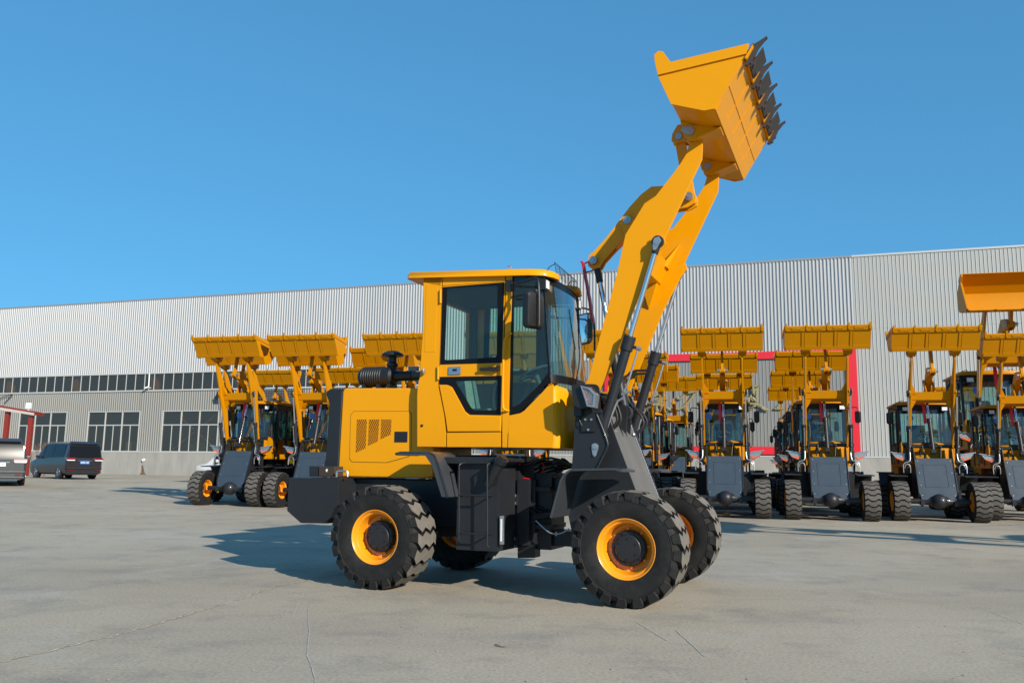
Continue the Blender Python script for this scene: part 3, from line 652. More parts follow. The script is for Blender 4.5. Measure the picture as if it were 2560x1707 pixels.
    def wsheet(z0f, z1f, off=0., cols=None):
        vs = []; K = len(WB)
        zb, zt = 2.165, 3.335
        for f_ in (z0f, z1f):
            for i in range(K):
                b, t = WB[i], WT[i]; x = b[0]+(t[0]-b[0])*f_+off; y = b[1]+(t[1]-b[1])*f_; vs.append((x, y, zb+(zt-zb)*f_))
        idx = range(K-1) if cols is None else cols
        vs2 = [(x-.006, y*.99, z) for x, y, z in vs]
        return vs+vs2, [(i, i+1, K+i+1, K+i) for i in idx]+[(2*K+K+i, 2*K+K+i+1, 2*K+i+1, 2*K+i) for i in idx]
    v_, f_ = wsheet(.0, 1.); g_ = MB().add(v_, f_); wso = g_.build('windscreen', 'glass2', root, ang=60)
    bd = MB(); v_, f_ = wsheet(0, .075, .003); bd.add(v_, f_); v_, f_ = wsheet(.93, 1., .003); bd.add(v_, f_)
    bd.build_each('windscreen_border', 'frit', wso, ang=60)
    MB().tube([(1.885, -.2, 2.20), (1.85, .05, 2.50), (1.81, .12, 2.85)], .008, 6).tube([(1.83, .10, 2.62), (1.80, .14, 3.0), (1.775, .13, 3.1)], .011, 6).build('wiper', 'black', wso)
    for s in (-1, 1):
        q_ = MB().prism(fqi, s*.610, s*.604).build('quarter_window', 'glass', root)
        MB().prism(fq, s*.614, s*.602, holes=[fqi]).build('window_border', 'frit', q_)
        a_ = MB().tube([(1.60, s*.585, 3.33), (1.66, s*.585, 2.75), (1.735, s*.585, 2.17)], .014, 8); a_.build('pillar', 'frit', body)
    # ---- yellow front cowl
    ct = [(1.266,1.821),(1.398,1.844),(1.444,1.869),(1.657,2.07),(1.702,2.119)]+[(1.724,2.143),(1.769,2.162),(1.825,2.163)]
    c2 = [p for p in ct]+[(1.752, 2.166), (1.772, 2.150), (1.772, 1.478), (1.268, 1.482)]
    cw_ = MB()
    for s in (-1, 1):
        cw_.prism(c2, s*cy, s*(cy-.03))
        cw_.prism([(1.272, 1.640), (1.772, 1.640), (1.772, 1.480), (1.268, 1.484)], s*(cy+.008), s*cy)
    plan = [(1.772, -.62), (1.796, -.612), (1.818, -.592), (1.838, -.56), (1.865, -.48), (1.90, -.33), (1.93, -.12), (1.93, .12), (1.90, .33), (1.865, .48), (1.838, .56), (1.818, .592), (1.796, .612), (1.772, .62)]
    zt = [2.150, 2.148, 2.144, 2.14, 2.13, 2.115, 2.10, 2.10, 2.115, 2.13, 2.14, 2.144, 2.148, 2.150]
    K = len(plan); vs = []
    for lv in range(5):
        for i, (x, y) in enumerate(plan):
            z = (1.478, 1.63, 1.66, zt[i]-.05, zt[i])[lv]; dx = (0, .004, -.008, -.02, -.055)[lv]
            vs.append((x+dx, y*(1 if lv < 4 else .985), z))
    vs += [(1.70, y*.95, zt[i]-.012) for i, (x, y) in enumerate(plan)]
    fs = [(l*K+i, l*K+i+1, (l+1)*K+i+1, (l+1)*K+i) for l in range(5) for i in range(K-1)]
    cw_.add(vs, fs)
    cw_.box(1.27, 1.80, -.585, .585, 1.49, 1.52)
    cw_.build('front_cowl', 'yellow', root, .0, ang=32)
    # ---- roof
    rp = [(-.03, -.60), (.02, -.67), (1.50, -.67), (1.66, -.63), (1.735, -.52), (1.755, -.38), (1.70, -.31), (1.52, -.26), (1.47, 0), (1.52, .26), (1.70, .31), (1.755, .38), (1.735, .52), (1.66, .63), (1.50, .67), (.02, .67), (-.03, .60)]
    MB().prism([(1.30, -.58)]+[(x-.012, y*.985) for x, y in WT]+[(1.30, .58)], 3.325, 3.345, 'z').build('windscreen_header', 'frit', wso)
    zl = lambda x: 3.415-.052*x
    K = len(rp); ins = [(x*.955+.035, y*.93) for x, y in rp]
    vs = [(x, y, zl(x)-.004) for x, y in rp]+[(x, y, zl(x)+.040) for x, y in rp]+[(x*.985+.012, y*.975, zl(x)+.066) for x, y in rp]+[(x, y, zl(x)+.078) for x, y in ins]
    vs += [(x*.93+.05, y*.90, zl(x)+.005) for x, y in rp]
    fs = [(l*K+i, l*K+(i+1) % K, (l+1)*K+(i+1) % K, (l+1)*K+i) for l in range(3) for i in range(K)]+[tuple(range(3*K, 4*K))]
    fs += [(i, 4*K+i, 4*K+(i+1) % K, (i+1) % K) for i in range(K)]+[tuple(range(5*K-1, 4*K-1, -1))]
    rf = MB().add(vs, fs).build('roof', 'yellow', root, ang=50)
    eb = MB(); c = Vector((1.20, -.50, 3.475)); eb.lathe([(.022+.006*math.cos(a), .006*math.sin(a)) for a in [2*math.pi*k/8 for k in range(8)]], c, (.25, 1, 0), 20); eb.cyl(c+Vector((0, 0, -.045)), c+Vector((0, 0, -.02)), .008, n=8)
    eb.build('lifting_eye', 'zinc', rf)
    wr = MB()
    a0, a1 = Vector((1.70, -.40, 3.52)), Vector((1.71, .36, 3.47))
    for k in range(7): d_ = Vector((.004*k, 0, -.024*k)); wr.cyl(a0+d_, a1+d_, .0022, n=4)
    for k in range(6): p = a0.lerp(a1, k/5); wr.cyl(p, p+Vector((.03, 0, -.15)), .0028, n=4)
    wr.cyl(a0, a1, .005, n=6)
    for y in (-.40, .36): wr.tube([(1.60, y, 3.40), (1.64, y, 3.47), (1.705, y, 3.50 if y < 0 else 3.46)], .005, 6)
    wr.build('wire_guard', 'black', rf)
    for s in (-1, 1):
        q = MB().box(1.60, 1.685, s*.585-.055, s*.585+.055, 3.17, 3.29).cyl((1.64, s*.585, 3.29), (1.64, s*.585, 3.37), .015, n=8).build('work_light', 'black', root, .012)
        MB().box(1.684, 1.694, s*.585-.045, s*.585+.045, 3.185, 3.275).build('lens', 'white', q, .003)
    # ---- mirrors on tube brackets
    q = [(1.231,3.3),(1.29,3.296),(1.292,3.173),(1.233,3.177)]
    for s in (-1, 1):
        o = MB().prism(q, s*.66, s*.622)
        xb = 1.30
        o.tube([(xb, s*.66, 3.245), (1.52, s*.78, 3.245), (1.68, s*.93, 3.235), (1.73, s*.98, 3.16), (1.745, s*.995, 2.95), (1.745, s*.995, 2.72)], .013, 8)
        o.tube([(xb, s*.66, 3.10), (1.50, s*.77, 3.105), (1.69, s*.93, 3.10)], .012, 8)
        arm_ = o.build('mirror_bracket', 'black', root)
        yaw_ = R(-30) if s < 0 else R(52)
        c_ = (1.675, -.965, 2.885) if s < 0 else (1.64, .955, 2.99)
        mc = slab(MB(), c_, .245, .395, .07, yaw_).build('mirror', 'black', root, ang=50)
        nx = Vector((-math.cos(yaw_), -math.sin(yaw_), 0))
        slab(MB(), Vector(c_)+nx*.036, .21, .35, .004, yaw_, .035).build('mirror_glass', 'mirror', mc, ang=50)
    # ---- headlights on the towers
    for s in (-1, 1):
        hp_ = [(2.052,2.107),(2.161,2.109),(2.251,2.089),(2.302,2.027),(2.219,1.875),(2.161,1.86),(2.11,1.876),(2.073,1.902)]
        o = MB().prism(hp_, s*.868, s*.72).build('headlight', 'black', root, .014, seg=3)
        ln = [(2.16,2.096),(2.259,2.072),(2.319,2.004),(2.303,1.872),(2.229,1.885),(2.206,1.961)]
        ln_i = [(2.183,2.076),(2.247,2.055),(2.298,1.999),(2.288,1.894),(2.242,1.902),(2.222,1.969)]
        MB().prism(ln, s*.912, s*.76, holes=[ln_i]).build('lens_frame', 'zinc', o, .004)
        MB().prism(ln_i, s*.908, s*.90).build('lens', 'lens', o)
        rfl = [(2.245,2.042),(2.283,1.992),(2.277,1.904),(2.245,1.913)]
        MB().prism(rfl, s*.880, s*.87).ball((2.235, s*.875, 1.96), .022).build('reflector', 'silver', o)
        om = MB()
        for qq in ([(2.186,2.055),(2.207,2.052),(2.245,1.912),(2.225,1.912)], [(2.213,2.047),(2.23,2.043),(2.263,1.924),(2.25,1.918)]): om.prism(qq, s*.894, s*.87)
        om.build_each('indicator_lens', 'orange', o)
        br = [(2.11,1.83),(2.131,1.871),(2.222,1.875),(2.259,1.818),(2.258,1.641),(2.11,1.642)]
        b_ = MB().prism(br, s*.712, s*.69).box(2.05, 2.13, min(s*.70, s*.78), max(s*.70, s*.78), 1.80, 1.92).build('lamp_bracket', 'black', root, .004)
        bl = MB()
        for p in [(2.154,1.765),(2.218,1.764),(2.185,1.661)]: bl.cyl((p[0], s*.712, p[1]), (p[0], s*.725, p[1]), .013, n=10)
        bl.build_each('bolt', 'zinc', b_, .003)
        MB().tube([(2.09, s*.74, 1.86), (2.08, s*.735, 1.80), (2.10, s*.73, 1.75), (2.12, s*.72, 1.70)], .006, 6).build('lamp_cable', 'black', b_)
        kp = [(2.213,1.497),(2.221,1.516),(2.25,1.528),(2.279,1.516),(2.288,1.496),(2.286,1.47),(2.263,1.4),(2.247,1.387),(2.229,1.397),(2.215,1.465)]
        kc = [(2.251,1.49),(2.246,1.41)]
        MB().prism(kp, s*.700, s*.692).cyl((kc[0][0], s*.70, kc[0][1]), (kc[0][0], s*.712, kc[0][1]), .026, n=16).cyl((kc[1][0], s*.70, kc[1][1]), (kc[1][0], s*.710, kc[1][1]), .012, n=8).build('keeper_plate', 'zinc', root, .002)
    # loose hoses by the arm pivot
    hz = MB()
    for dz in (0, .035): hz.tube([(2.18, -.36, 2.02+dz), (2.30+dz, -.36, 1.99+dz), (2.38+dz, -.36, 1.88), (2.39+dz, -.36, 1.76), (2.32, -.36, 1.68-dz*.5)], .014, 8)
    for dz in (0, .035): hz.tube([(2.52, .50, 2.36+dz), (2.36-dz, .48, 2.34+dz), (2.28-dz, .46, 2.20), (2.33, .44, 2.02), (2.46+dz, .42, 1.88), (2.49+dz, .42, 1.76), (2.40, .40, 1.66)], .014, 8)
    hz.build_each('hydraulic_hose', 'hose', root)
    MB().cyl((2.33, -.38, 1.67), (2.37, -.30, 1.66), .016, n=8).cyl((2.36, .40, 1.66), (2.40, .34, 1.66), .014, n=8).build_each('hose_fitting', 'zinc', root)
    MB().prism([(2.31, 1.76), (2.325, 1.92), (2.36, 1.955), (2.41, 1.95), (2.44, 1.90), (2.42, 1.64)], -.10, -.07).prism([(2.31, 1.76), (2.325, 1.92), (2.36, 1.955), (2.41, 1.95), (2.44, 1.90), (2.42, 1.64)], .07, .10).build_each('cylinder_bracket', 'dark', root, .004)
    # ---- red arm prop hanging from the rocker pin
    q = [(1.922,3.583),(1.939,3.547),(2.008,3.176),(2.043,2.937),(2.057,2.874)]
    o = MB()
    for a, b in zip(q[:-1], q[1:]): o.prism([(a[0]-.012, a[1]), (a[0]+.014, a[1]), (b[0]+.014, b[1]), (b[0]-.012, b[1])], -.13, -.07)
    q2 = [(1.939,3.554),(2.03,3.579)]; q3 = [(1.958,3.453),(2.03,3.462),(2.065,3.477)]
    o.tube([(x, -.10, z) for x, z in q2], .009, 6, 0).tube([(x, -.10, z) for x, z in q3], .009, 6, 0)
    o.build('arm_safety_prop', 'red', root)
    # ---- fenders
    for s in (-1, 1):
        st = [(2.649,1.26),(2.579,1.278),(2.143,1.265),(2.103,1.242),(2.067,1.212),(2.031,1.154),(1.93,0.796),(1.976,0.793)]
        o = MB().strip([(x, z) for x, z in st[:-1]], .022, s*1.16, s*.62)
        o.build('front_fender', 'fend', root, .006)
        st = [(0.226,1.412),(0.298,1.423),(0.618,1.42),(0.688,1.398),(0.736,1.357)]+[(.80, 1.10), (.875, .955)]
        st = [(.20, 1.405), (.26, 1.425), (.60, 1.425), (.66, 1.395), (.70, 1.32), (.83, .965), (.80, .955)]
        MB().strip(st, -.024, s*1.16, s*.66).prism([(.60, 1.425), (.66, 1.395), (.70, 1.32), (.83, .965), (.76, .965), (.64, 1.28), (.56, 1.38), (.20, 1.39), (.20, 1.41)], s*1.16, s*1.135).build('rear_fender', 'fend', root, .006)
    # ---- tank box, ladder, filler and level glass on the near side; its twin on the far side
    for s in (-1, 1):
        tb = MB().prism([(.62, 1.30), (.80, 1.30), (.80, .42), (1.275, .42), (1.275, 1.30), (1.40, 1.33), (1.40, 1.368), (.60, 1.368)], s*.88, s*.42)
        tb.box(.60, 1.14, min(s*.95, s*.6), max(s*.95, s*.6), 1.305, 1.372); tb.prism([(1.14, 1.305), (1.36, 1.325), (1.36, 1.368), (1.14, 1.372)], s*.95, s*.6)
        tk = tb.build('hydraulic_tank', 'dark', root, .008)
        MB().cyl((1.17, s*.93, 1.10), (1.345, s*1.0, 1.33), .055, n=20).cyl((1.34, s*.998, 1.322), (1.372, s*1.011, 1.365), .066, n=20).cyl((1.372, s*1.011, 1.365), (1.38, s*1.014, 1.376), .042, n=16).build('filler_neck', 'dark', tk, ang=30)
        gg = [(1.299,0.781),(1.341,0.783),(1.346,0.498),(1.304,0.496)]
        MB().prism(gg, s*.905, s*.88).build('level_glass', 'zinc', tk, .003)
        MB().prism([(gg[0][0]+.012, gg[0][1]-.03), (gg[1][0]-.012, gg[0][1]-.03), (gg[1][0]-.012, gg[2][1]+.03), (gg[0][0]+.012, gg[2][1]+.03)], s*.908, s*.90).build('sight_tube', 'white', tk)
        lr = MB(); yy = s*1.02
        a = [(0.907,1.313),(0.892,1.298),(0.886,1.236),(0.89,0.992),(0.899,0.52)]; b = [(1.221,1.316),(1.208,1.301),(1.204,1.24),(1.207,0.999),(1.216,0.534)]
        lo = [(0.896,0.589),(0.898,0.508),(1.219,0.522),(1.235,0.493),(1.29,0.498)]
        lr.tube([(a[0][0]+.02, s*.93, a[0][1]+.005)]+[(x, yy, z) for x, z in a[1:]]+[(a[-1][0], yy, .52)], .011, 8, 2)
        lr.tube([(b[0][0]+.02, s*.93, b[0][1]+.005)]+[(x, yy, z) for x, z in b[1:]]+[(b[-1][0], yy, .49), (b[-1][0]+.03, yy, .465), (b[-1][0]+.06, yy, .463)], .011, 8, 2)
        for z in (.985, .60): lr.cyl((a[2][0], yy, z), (b[2][0], yy, z), .011, n=8)
        for z in (.985, .60): lr.cyl((a[2][0], yy, z), (a[2][0], s*.88, z), .009, n=8); lr.cyl((b[2][0], yy, z), (b[2][0], s*.88, z), .009, n=8)
        lr.build('ladder', 'dark', root, ang=60)
    # ---- inside the cab
    MB().box(.45, .95, -.26, .26, 1.75, 1.90).prism([(.40, 1.85), (.52, 1.85), (.42, 2.36), (.32, 2.36)], -.24, .24).box(.50, .90, -.22, .22, 1.53, 1.75).build('driver_seat', 'seat', root, .04, seg=3)
    MB().box(.46, .94, -.27, .27, 1.895, 1.93).prism([(.53, 1.92), (.56, 1.92), (.47, 2.32), (.44, 2.32)], -.25, .25).ball((.95, -.38, 1.66), .13, (1.3, .8, .8), 10, 7).build('plastic_wrapping', 'wrap', root, .02)
    st = MB(); c = Vector((1.34, -.02, 2.34)); ax = Vector((-.42, 0, .9)).normalized()
    st.lathe([(.19+.014*math.cos(a), .014*math.sin(a)) for a in [2*math.pi*k/8 for k in range(8)]], c, ax, 32)
    u = ax.orthogonal().normalized(); v = ax.cross(u)
    for k in range(3): a = 2*math.pi*k/3+.5; st.cyl(c-ax*.03, c+(u*math.cos(a)+v*math.sin(a))*.185, .012, n=6)
    st.cyl(c-ax*.08, c-ax*.0, .035, n=12).cyl(c-ax*.02-Vector((-.2, 0, .45)), c-ax*.05, .03, n=10).ball(c+u*.19+ax*.03, .028, (1, 1, 1), 10, 6)
    st.build('steering_wheel', 'grey', root, ang=40)
    MB().prism([(1.45, 1.53), (1.62, 1.53), (1.66, 2.02), (1.42, 2.10), (1.38, 2.02)], -.20, .20).prism([(1.60, 1.53), (1.72, 1.53), (1.74, 2.10), (1.60, 2.06)], -.54, .54).build('dashboard', 'grey', root, .02)
    MB().tube([(.98, -.36, 1.9), (.97, -.37, 2.05), (.99, -.38, 2.16), (1.02, -.38, 2.20)], .028, 8).box(.55, 1.15, -.50, -.34, 1.53, 1.86).build('control_lever', 'seat', root, .01)
    MB().box(.26, 1.60, -.56, .56, 3.24, 3.30).box(.245, .33, -.58, -.56, 1.55, 3.28).box(.245, .33, .56, .58, 1.55, 3.28).box(1.19, 1.30, .55, .58, 1.55, 3.28).box(.245, 1.30, .57, .583, 1.55, 2.30).build('cab_lining', 'inner', root)
    fn = MB().cyl((1.45, .28, 3.02), (1.45, .28, 3.05), .03, n=10)
    for r_ in (.03, .055, .08, .10): fn.lathe([(r_+.003*math.cos(a), .003*math.sin(a)) for a in [math.pi*k/2 for k in range(4)]], (1.42, -.10, 3.02), (1, .2, 0), 20)
    fn.cyl((1.46, -.1, 3.02), (1.46, -.1, 3.3), .01, n=6).build('cab_fan', 'white', root)
    kn = [(0.24,2.33)]; MB().ball((kn[0][0], -.645, kn[0][1]), .028, (.5, 1, 1.4), 10, 8).cyl((kn[0][0]-.10, -.64, kn[0][1]), (kn[0][0], -.64, kn[0][1]), .006, n=6).build('hood_catch', 'zinc', root)
    kn = [(0.192,1.721)]; MB().cyl((kn[0][0]+.03, -.625, kn[0][1]), (kn[0][0]+.03, -.618, kn[0][1]), .016, n=12).build('drain_cap', 'black', root)
    return root
# ------------------------------------------------------------------ parked loader (prototype for the rows behind)
def yard_loader(dump=False, low=False):
    root = empty('parked_wheel_loader'); P_ = 'yellow2'
    if low: lifting_gear(root, R(-38), R(-30), tooth='yellow2', pale=P_)
    elif dump: lifting_gear(root, 0, R(-64), tooth='yellow2', pale=P_)
    else: lifting_gear(root, R(5.3), R(3), .91, tooth='yellow2', pale=P_)
    front_frame(root, 'slate'); front_axle(root)
    wheel(root, 2.689, -1, .13, True); wheel(root, 2.689, 1, .5, True); wheel(root, 0, -1, .02, True); wheel(root, 0, 1, .9, True)
    MB().box(-.95, 1.30, -.40, .40, .62, 1.20).box(.3, 1.28, -.42, .42, 1.15, 1.48).build('rear_frame', 'dark', root)
    MB().prism([(-1.30, 1.13), (-1.30, .72), (-1.15, .60), (-.85, .60), (-.62, .8), (-.60, 1.13)], -.78, .78).build('counterweight', 'dark', root, .01)
    MB().prism([(-1.02, 1.14), (-.98, 2.14), (.14, 2.14), (.14, 1.14)], -.52, .52).build('engine_hood', P_, root, .03)
    MB().cyl((-.5, .1, 2.1), (-.5, .1, 2.55), .05, n=14).cyl((-.5, .1, 2.50), (-.5, .1, 2.62), .11, .06, n=18).build('air_intake', 'black', root, ang=40)
    # cab
    cb = MB()
    for s in (-1, 1):
        cb.prism([(.18, 1.48), (.18, 2.15), (.38, 2.12), (.50, 1.62), (1.28, 1.62), (1.45, 2.0), (1.60, 2.16), (1.76, 2.16), (1.80, 1.48)], s*.70, s*.665)
    cb.box(.18, 1.80, -.68, .68, 1.46, 1.50).box(.18, .22, -.68, .68, 1.48, 2.20)
    plan = [(1.76, -.70), (1.80, -.66), (1.83, -.44), (1.90, -.40), (1.94, -.2), (1.95, 0)]; plan += [(x, -y) for x, y in reversed(plan[:-1])]
    K = len(plan); vs = []; hmp = lambda y: 2.19-.10*(abs(y)/.7)**2-(.10 if abs(y) < .08 else 0)
    for lv in range(4):
        for x, y in plan: vs.append((x-(0, 0, .05, .22)[lv], y, (1.48, 1.70, hmp(y)-.05, hmp(y))[lv]))
    cb.add(vs, [(l*K+i, l*K+i+1, (l+1)*K+i+1, (l+1)*K+i) for l in range(3) for i in range(K-1)])
    body = cb.build('cab_body', P_, root, 0, ang=30)
    fr = MB()
    for s in (-1, 1):
        for x0, x1 in ((.20, .28), (.62, .70), (1.22, 1.32)): fr.box(x0, x1, s*.70-.025, s*.70+.025, 1.55, 3.22)
        fr.tube([(1.62, s*.70, 2.14), (1.58, s*.69, 2.7), (1.46, s*.68, 3.22)], .035, 8)
        fr.box(.20, 1.50, s*.69-.03, s*.69+.03, 3.08, 3.24).box(.20, 1.30, s*.70-.02, s*.70+.02, 2.10, 2.16)
        fr.tube([(1.38, s*.74, 2.0), (1.38, s*.80, 2.05), (1.38, s*.80, 2.65), (1.38, s*.73, 2.7)], .013, 6)
    fr.box(.20, .26, -.68, .68, 3.08, 3.24).box(1.42, 1.50, -.68, .68, 3.10, 3.24).box(1.60, 1.78, -.66, .66, 2.08, 2.16)
    fr.build('cab_frame', 'black', body)
    for s in (-1, 1):
        MB().box(.28, 1.24, s*.700-.003, s*.700+.003, 1.62 if 0 else 2.16, 3.08).prism([(1.30, 1.68), (1.58, 2.16), (1.52, 2.8), (1.44, 3.08), (1.30, 3.08)], s*.697, s*.691).build('side_window', 'glass', body)
        m_ = MB().tube([(1.45, s*.72, 3.12), (1.52, s*.90, 3.14), (1.56, s*.95, 3.05), (1.56, s*.95, 2.65)], .014, 6)
        slab(m_, (1.55, s*.94, 2.86), .16, .34, .06, R(30)*(-s)).build('mirror', 'black', body, ang=50)
        l_ = MB().box(1.56, 1.66, s*.52-.08, s*.52+.08, 3.06, 3.19).build('work_light', 'black', body, .01)
        MB().box(1.66, 1.672, s*.52-.07, s*.52+.07, 3.075, 3.175).build('lens', 'white', body, .003)
    vs = []; wsx = lambda y, t: (1.78-.10*(abs(y)/.66)**2)*(1-t)+(1.52-.06*(abs(y)/.66)**2)*t
    ys = [-.66+.132*i for i in range(11)]
    for t, z in ((0, 2.14), (.5, 2.65), (1, 3.14)): vs += [(wsx(y, t), y, z) for y in ys]
    n = len(ys); MB().add(vs, [(l*n+i, l*n+i+1, (l+1)*n+i+1, (l+1)*n+i) for l in (0, 1) for i in range(n-1)]).build('windscreen', 'glass2', body, ang=60)
    MB().box(.21, .22, -.66, .66, 2.2, 3.08).build('rear_window', 'glass', body)
    rp = [(.02, -.74), (1.44, -.78), (1.62, -.70), (1.76, -.34), (1.78, 0), (1.76, .34), (1.62, .70), (1.44, .78), (.02, .74)]
    rf = MB().prism(rp, 3.24, 3.30, 'z').prism([(x*.93+.05, y*.9) for x, y in rp], 3.301, 3.34, 'z').build('roof', P_, root, .012)
    MB().tube([(.3, -.5, 3.34), (.32, -.5, 3.40), (1.3, -.5, 3.40), (1.32, -.5, 3.34)], .01, 6).tube([(.3, .5, 3.34), (.32, .5, 3.40), (1.3, .5, 3.40), (1.32, .5, 3.34)], .01, 6).tube([(.6, -.5, 3.4), (.6, .5, 3.4)], .01, 6, 0).build('roof_rail', 'black', rf)
    MB().box(.45, .95, -.26, .26, 1.70, 1.92).prism([(.40, 1.85), (.52, 1.85), (.40, 2.72), (.30, 2.72)], -.24, .24).build('driver_seat', 'seat', root, .04)
    st = MB().lathe([(.19+.014*math.cos(a), .014*math.sin(a)) for a in [2*math.pi*k/6 for k in range(6)]], (1.32, 0, 2.36), (-.42, 0, .9), 24).cyl((1.34, 0, 2.3), (1.5, 0, 1.9), .04, n=8).box(1.40, 1.68, -.3, .3, 1.5, 2.10)
    st.build('steering_wheel', 'grey', root)
    MB().cyl((1.76, -.42, 2.86), (1.765, -.42, 2.86), .09, n=20).build('round_sticker', 'blue', body)
    # lamps on the towers, fenders, pipes
    for s in (-1, 1):
        sl = lambda y, z, dx=0: (2.16+dx, s*y, z)
        pts = [(.70, 1.70), (.78, 1.62), (.97, 1.70), (1.08, 1.86), (.74, 1.80)]
        h_ = MB().add([sl(y, z, 0) for y, z in pts]+[sl(y*.98, z, .12) for y, z in pts], [tuple(range(5)), tuple(range(9, 4, -1))]+[(i, (i+1) % 5, 5+(i+1) % 5, 5+i) for i in range(5)]).build('headlight', 'zinc', root, .008)
        MB().add([sl(y, z, dx) for dx in (.10, .128) for y, z in ((.72, 1.71), (.79, 1.635), (.95, 1.70), (.93, 1.735), (.80, 1.68), (.76, 1.74))], [tuple(range(6)), tuple(range(11, 5, -1))]+[(i, (i+1) % 6, 6+(i+1) % 6, 6+i) for i in range(6)]).build('indicator_lens', 'orange', h_)
        MB().add([sl(y, z, dx) for dx in (.0, .135) for y, z in ((.70, 1.80), (.70, 1.825), (1.09, 1.885), (1.10, 1.86), (.74, 1.80))], [tuple(range(5)), tuple(range(9, 4, -1))]+[(i, (i+1) % 5, 5+(i+1) % 5, 5+i) for i in range(5)]).build('lens_frame', 'zinc', h_)
        MB().strip([(2.62, 1.22), (2.10, 1.24), (1.98, 1.10), (1.90, .85)], .025, s*1.16, s*.72).build('front_fender', 'black', root)
        MB().strip([(.25, 1.30), (.62, 1.30), (.75, .95)], .025, s*1.16, s*.72).build('rear_fender', 'black', root)
        MB().tube([(2.36, s*.60, 2.0), (2.40, s*.60, 1.75), (2.43, s*.63, 1.62), (2.44, s*.74, 1.58), (2.45, s*.80, 1.50), (2.46, s*.80, 1.30)], .013, 8).tube([(2.44, s*.62, 1.30), (2.45, s*.62, 1.45), (2.46, s*.66, 1.53), (2.46, s*.74, 1.52), (2.46, s*.77, 1.42)], .013, 8).build('hydraulic_pipe', 'zinc', root)
        MB().tube([(2.30, s*.20, 1.72), (2.2, s*.24, 2.05), (2.05, s*.26, 2.0), (2.0, s*.26, 1.75)], .018, 8).build('hydraulic_hose', 'hose', root)
        MB().prism([(.55, 1.28), (1.25, 1.28), (1.25, .45), (.85, .45), (.80, 1.2)], s*.92, s*.45).build('side_tank', 'dark', root, .01)
    kk = 1 if (low or dump) else .91
    p = rot2((PIV[0]-.098*kk, PIV[1]+1.542*kk), PIV, R(-38) if low else 0 if dump else R(5.3))
    MB().prism([(p[0]-.03, p[1]), (p[0]+.03, p[1]), (p[0]+.06+.10, p[1]-.75), (p[0]+.0+.10, p[1]-.72)], -.13, -.06).build('arm_safety_prop', 'red2', root)
    return root
HEAD = R(-104)
BACK = Vector((.242, .970, 0))
def bucket_at(px, d): x = (px-1280)/2129.26*d; return Vector((x, (d-.51)/.989, 0))+BACK*.85
def place(o, axle, head=HEAD, sc=1.):
    a = Vector((axle[0], axle[1], 0)); o.rotation_euler = (0, 0, head); o.scale = (sc,)*3
    p = a-Vector((math.cos(head), math.sin(head), 0))*2.689*sc
    zf, zr_ = ground_z(a.x, a.y), ground_z(p.x, p.y)
    o.location = (p.x, p.y, zr_); o.rotation_euler = (0, -math.atan2(zf-zr_, 2.689*sc), head)
GRP = 'yellow wheel loaders parked in rows, buckets raised'
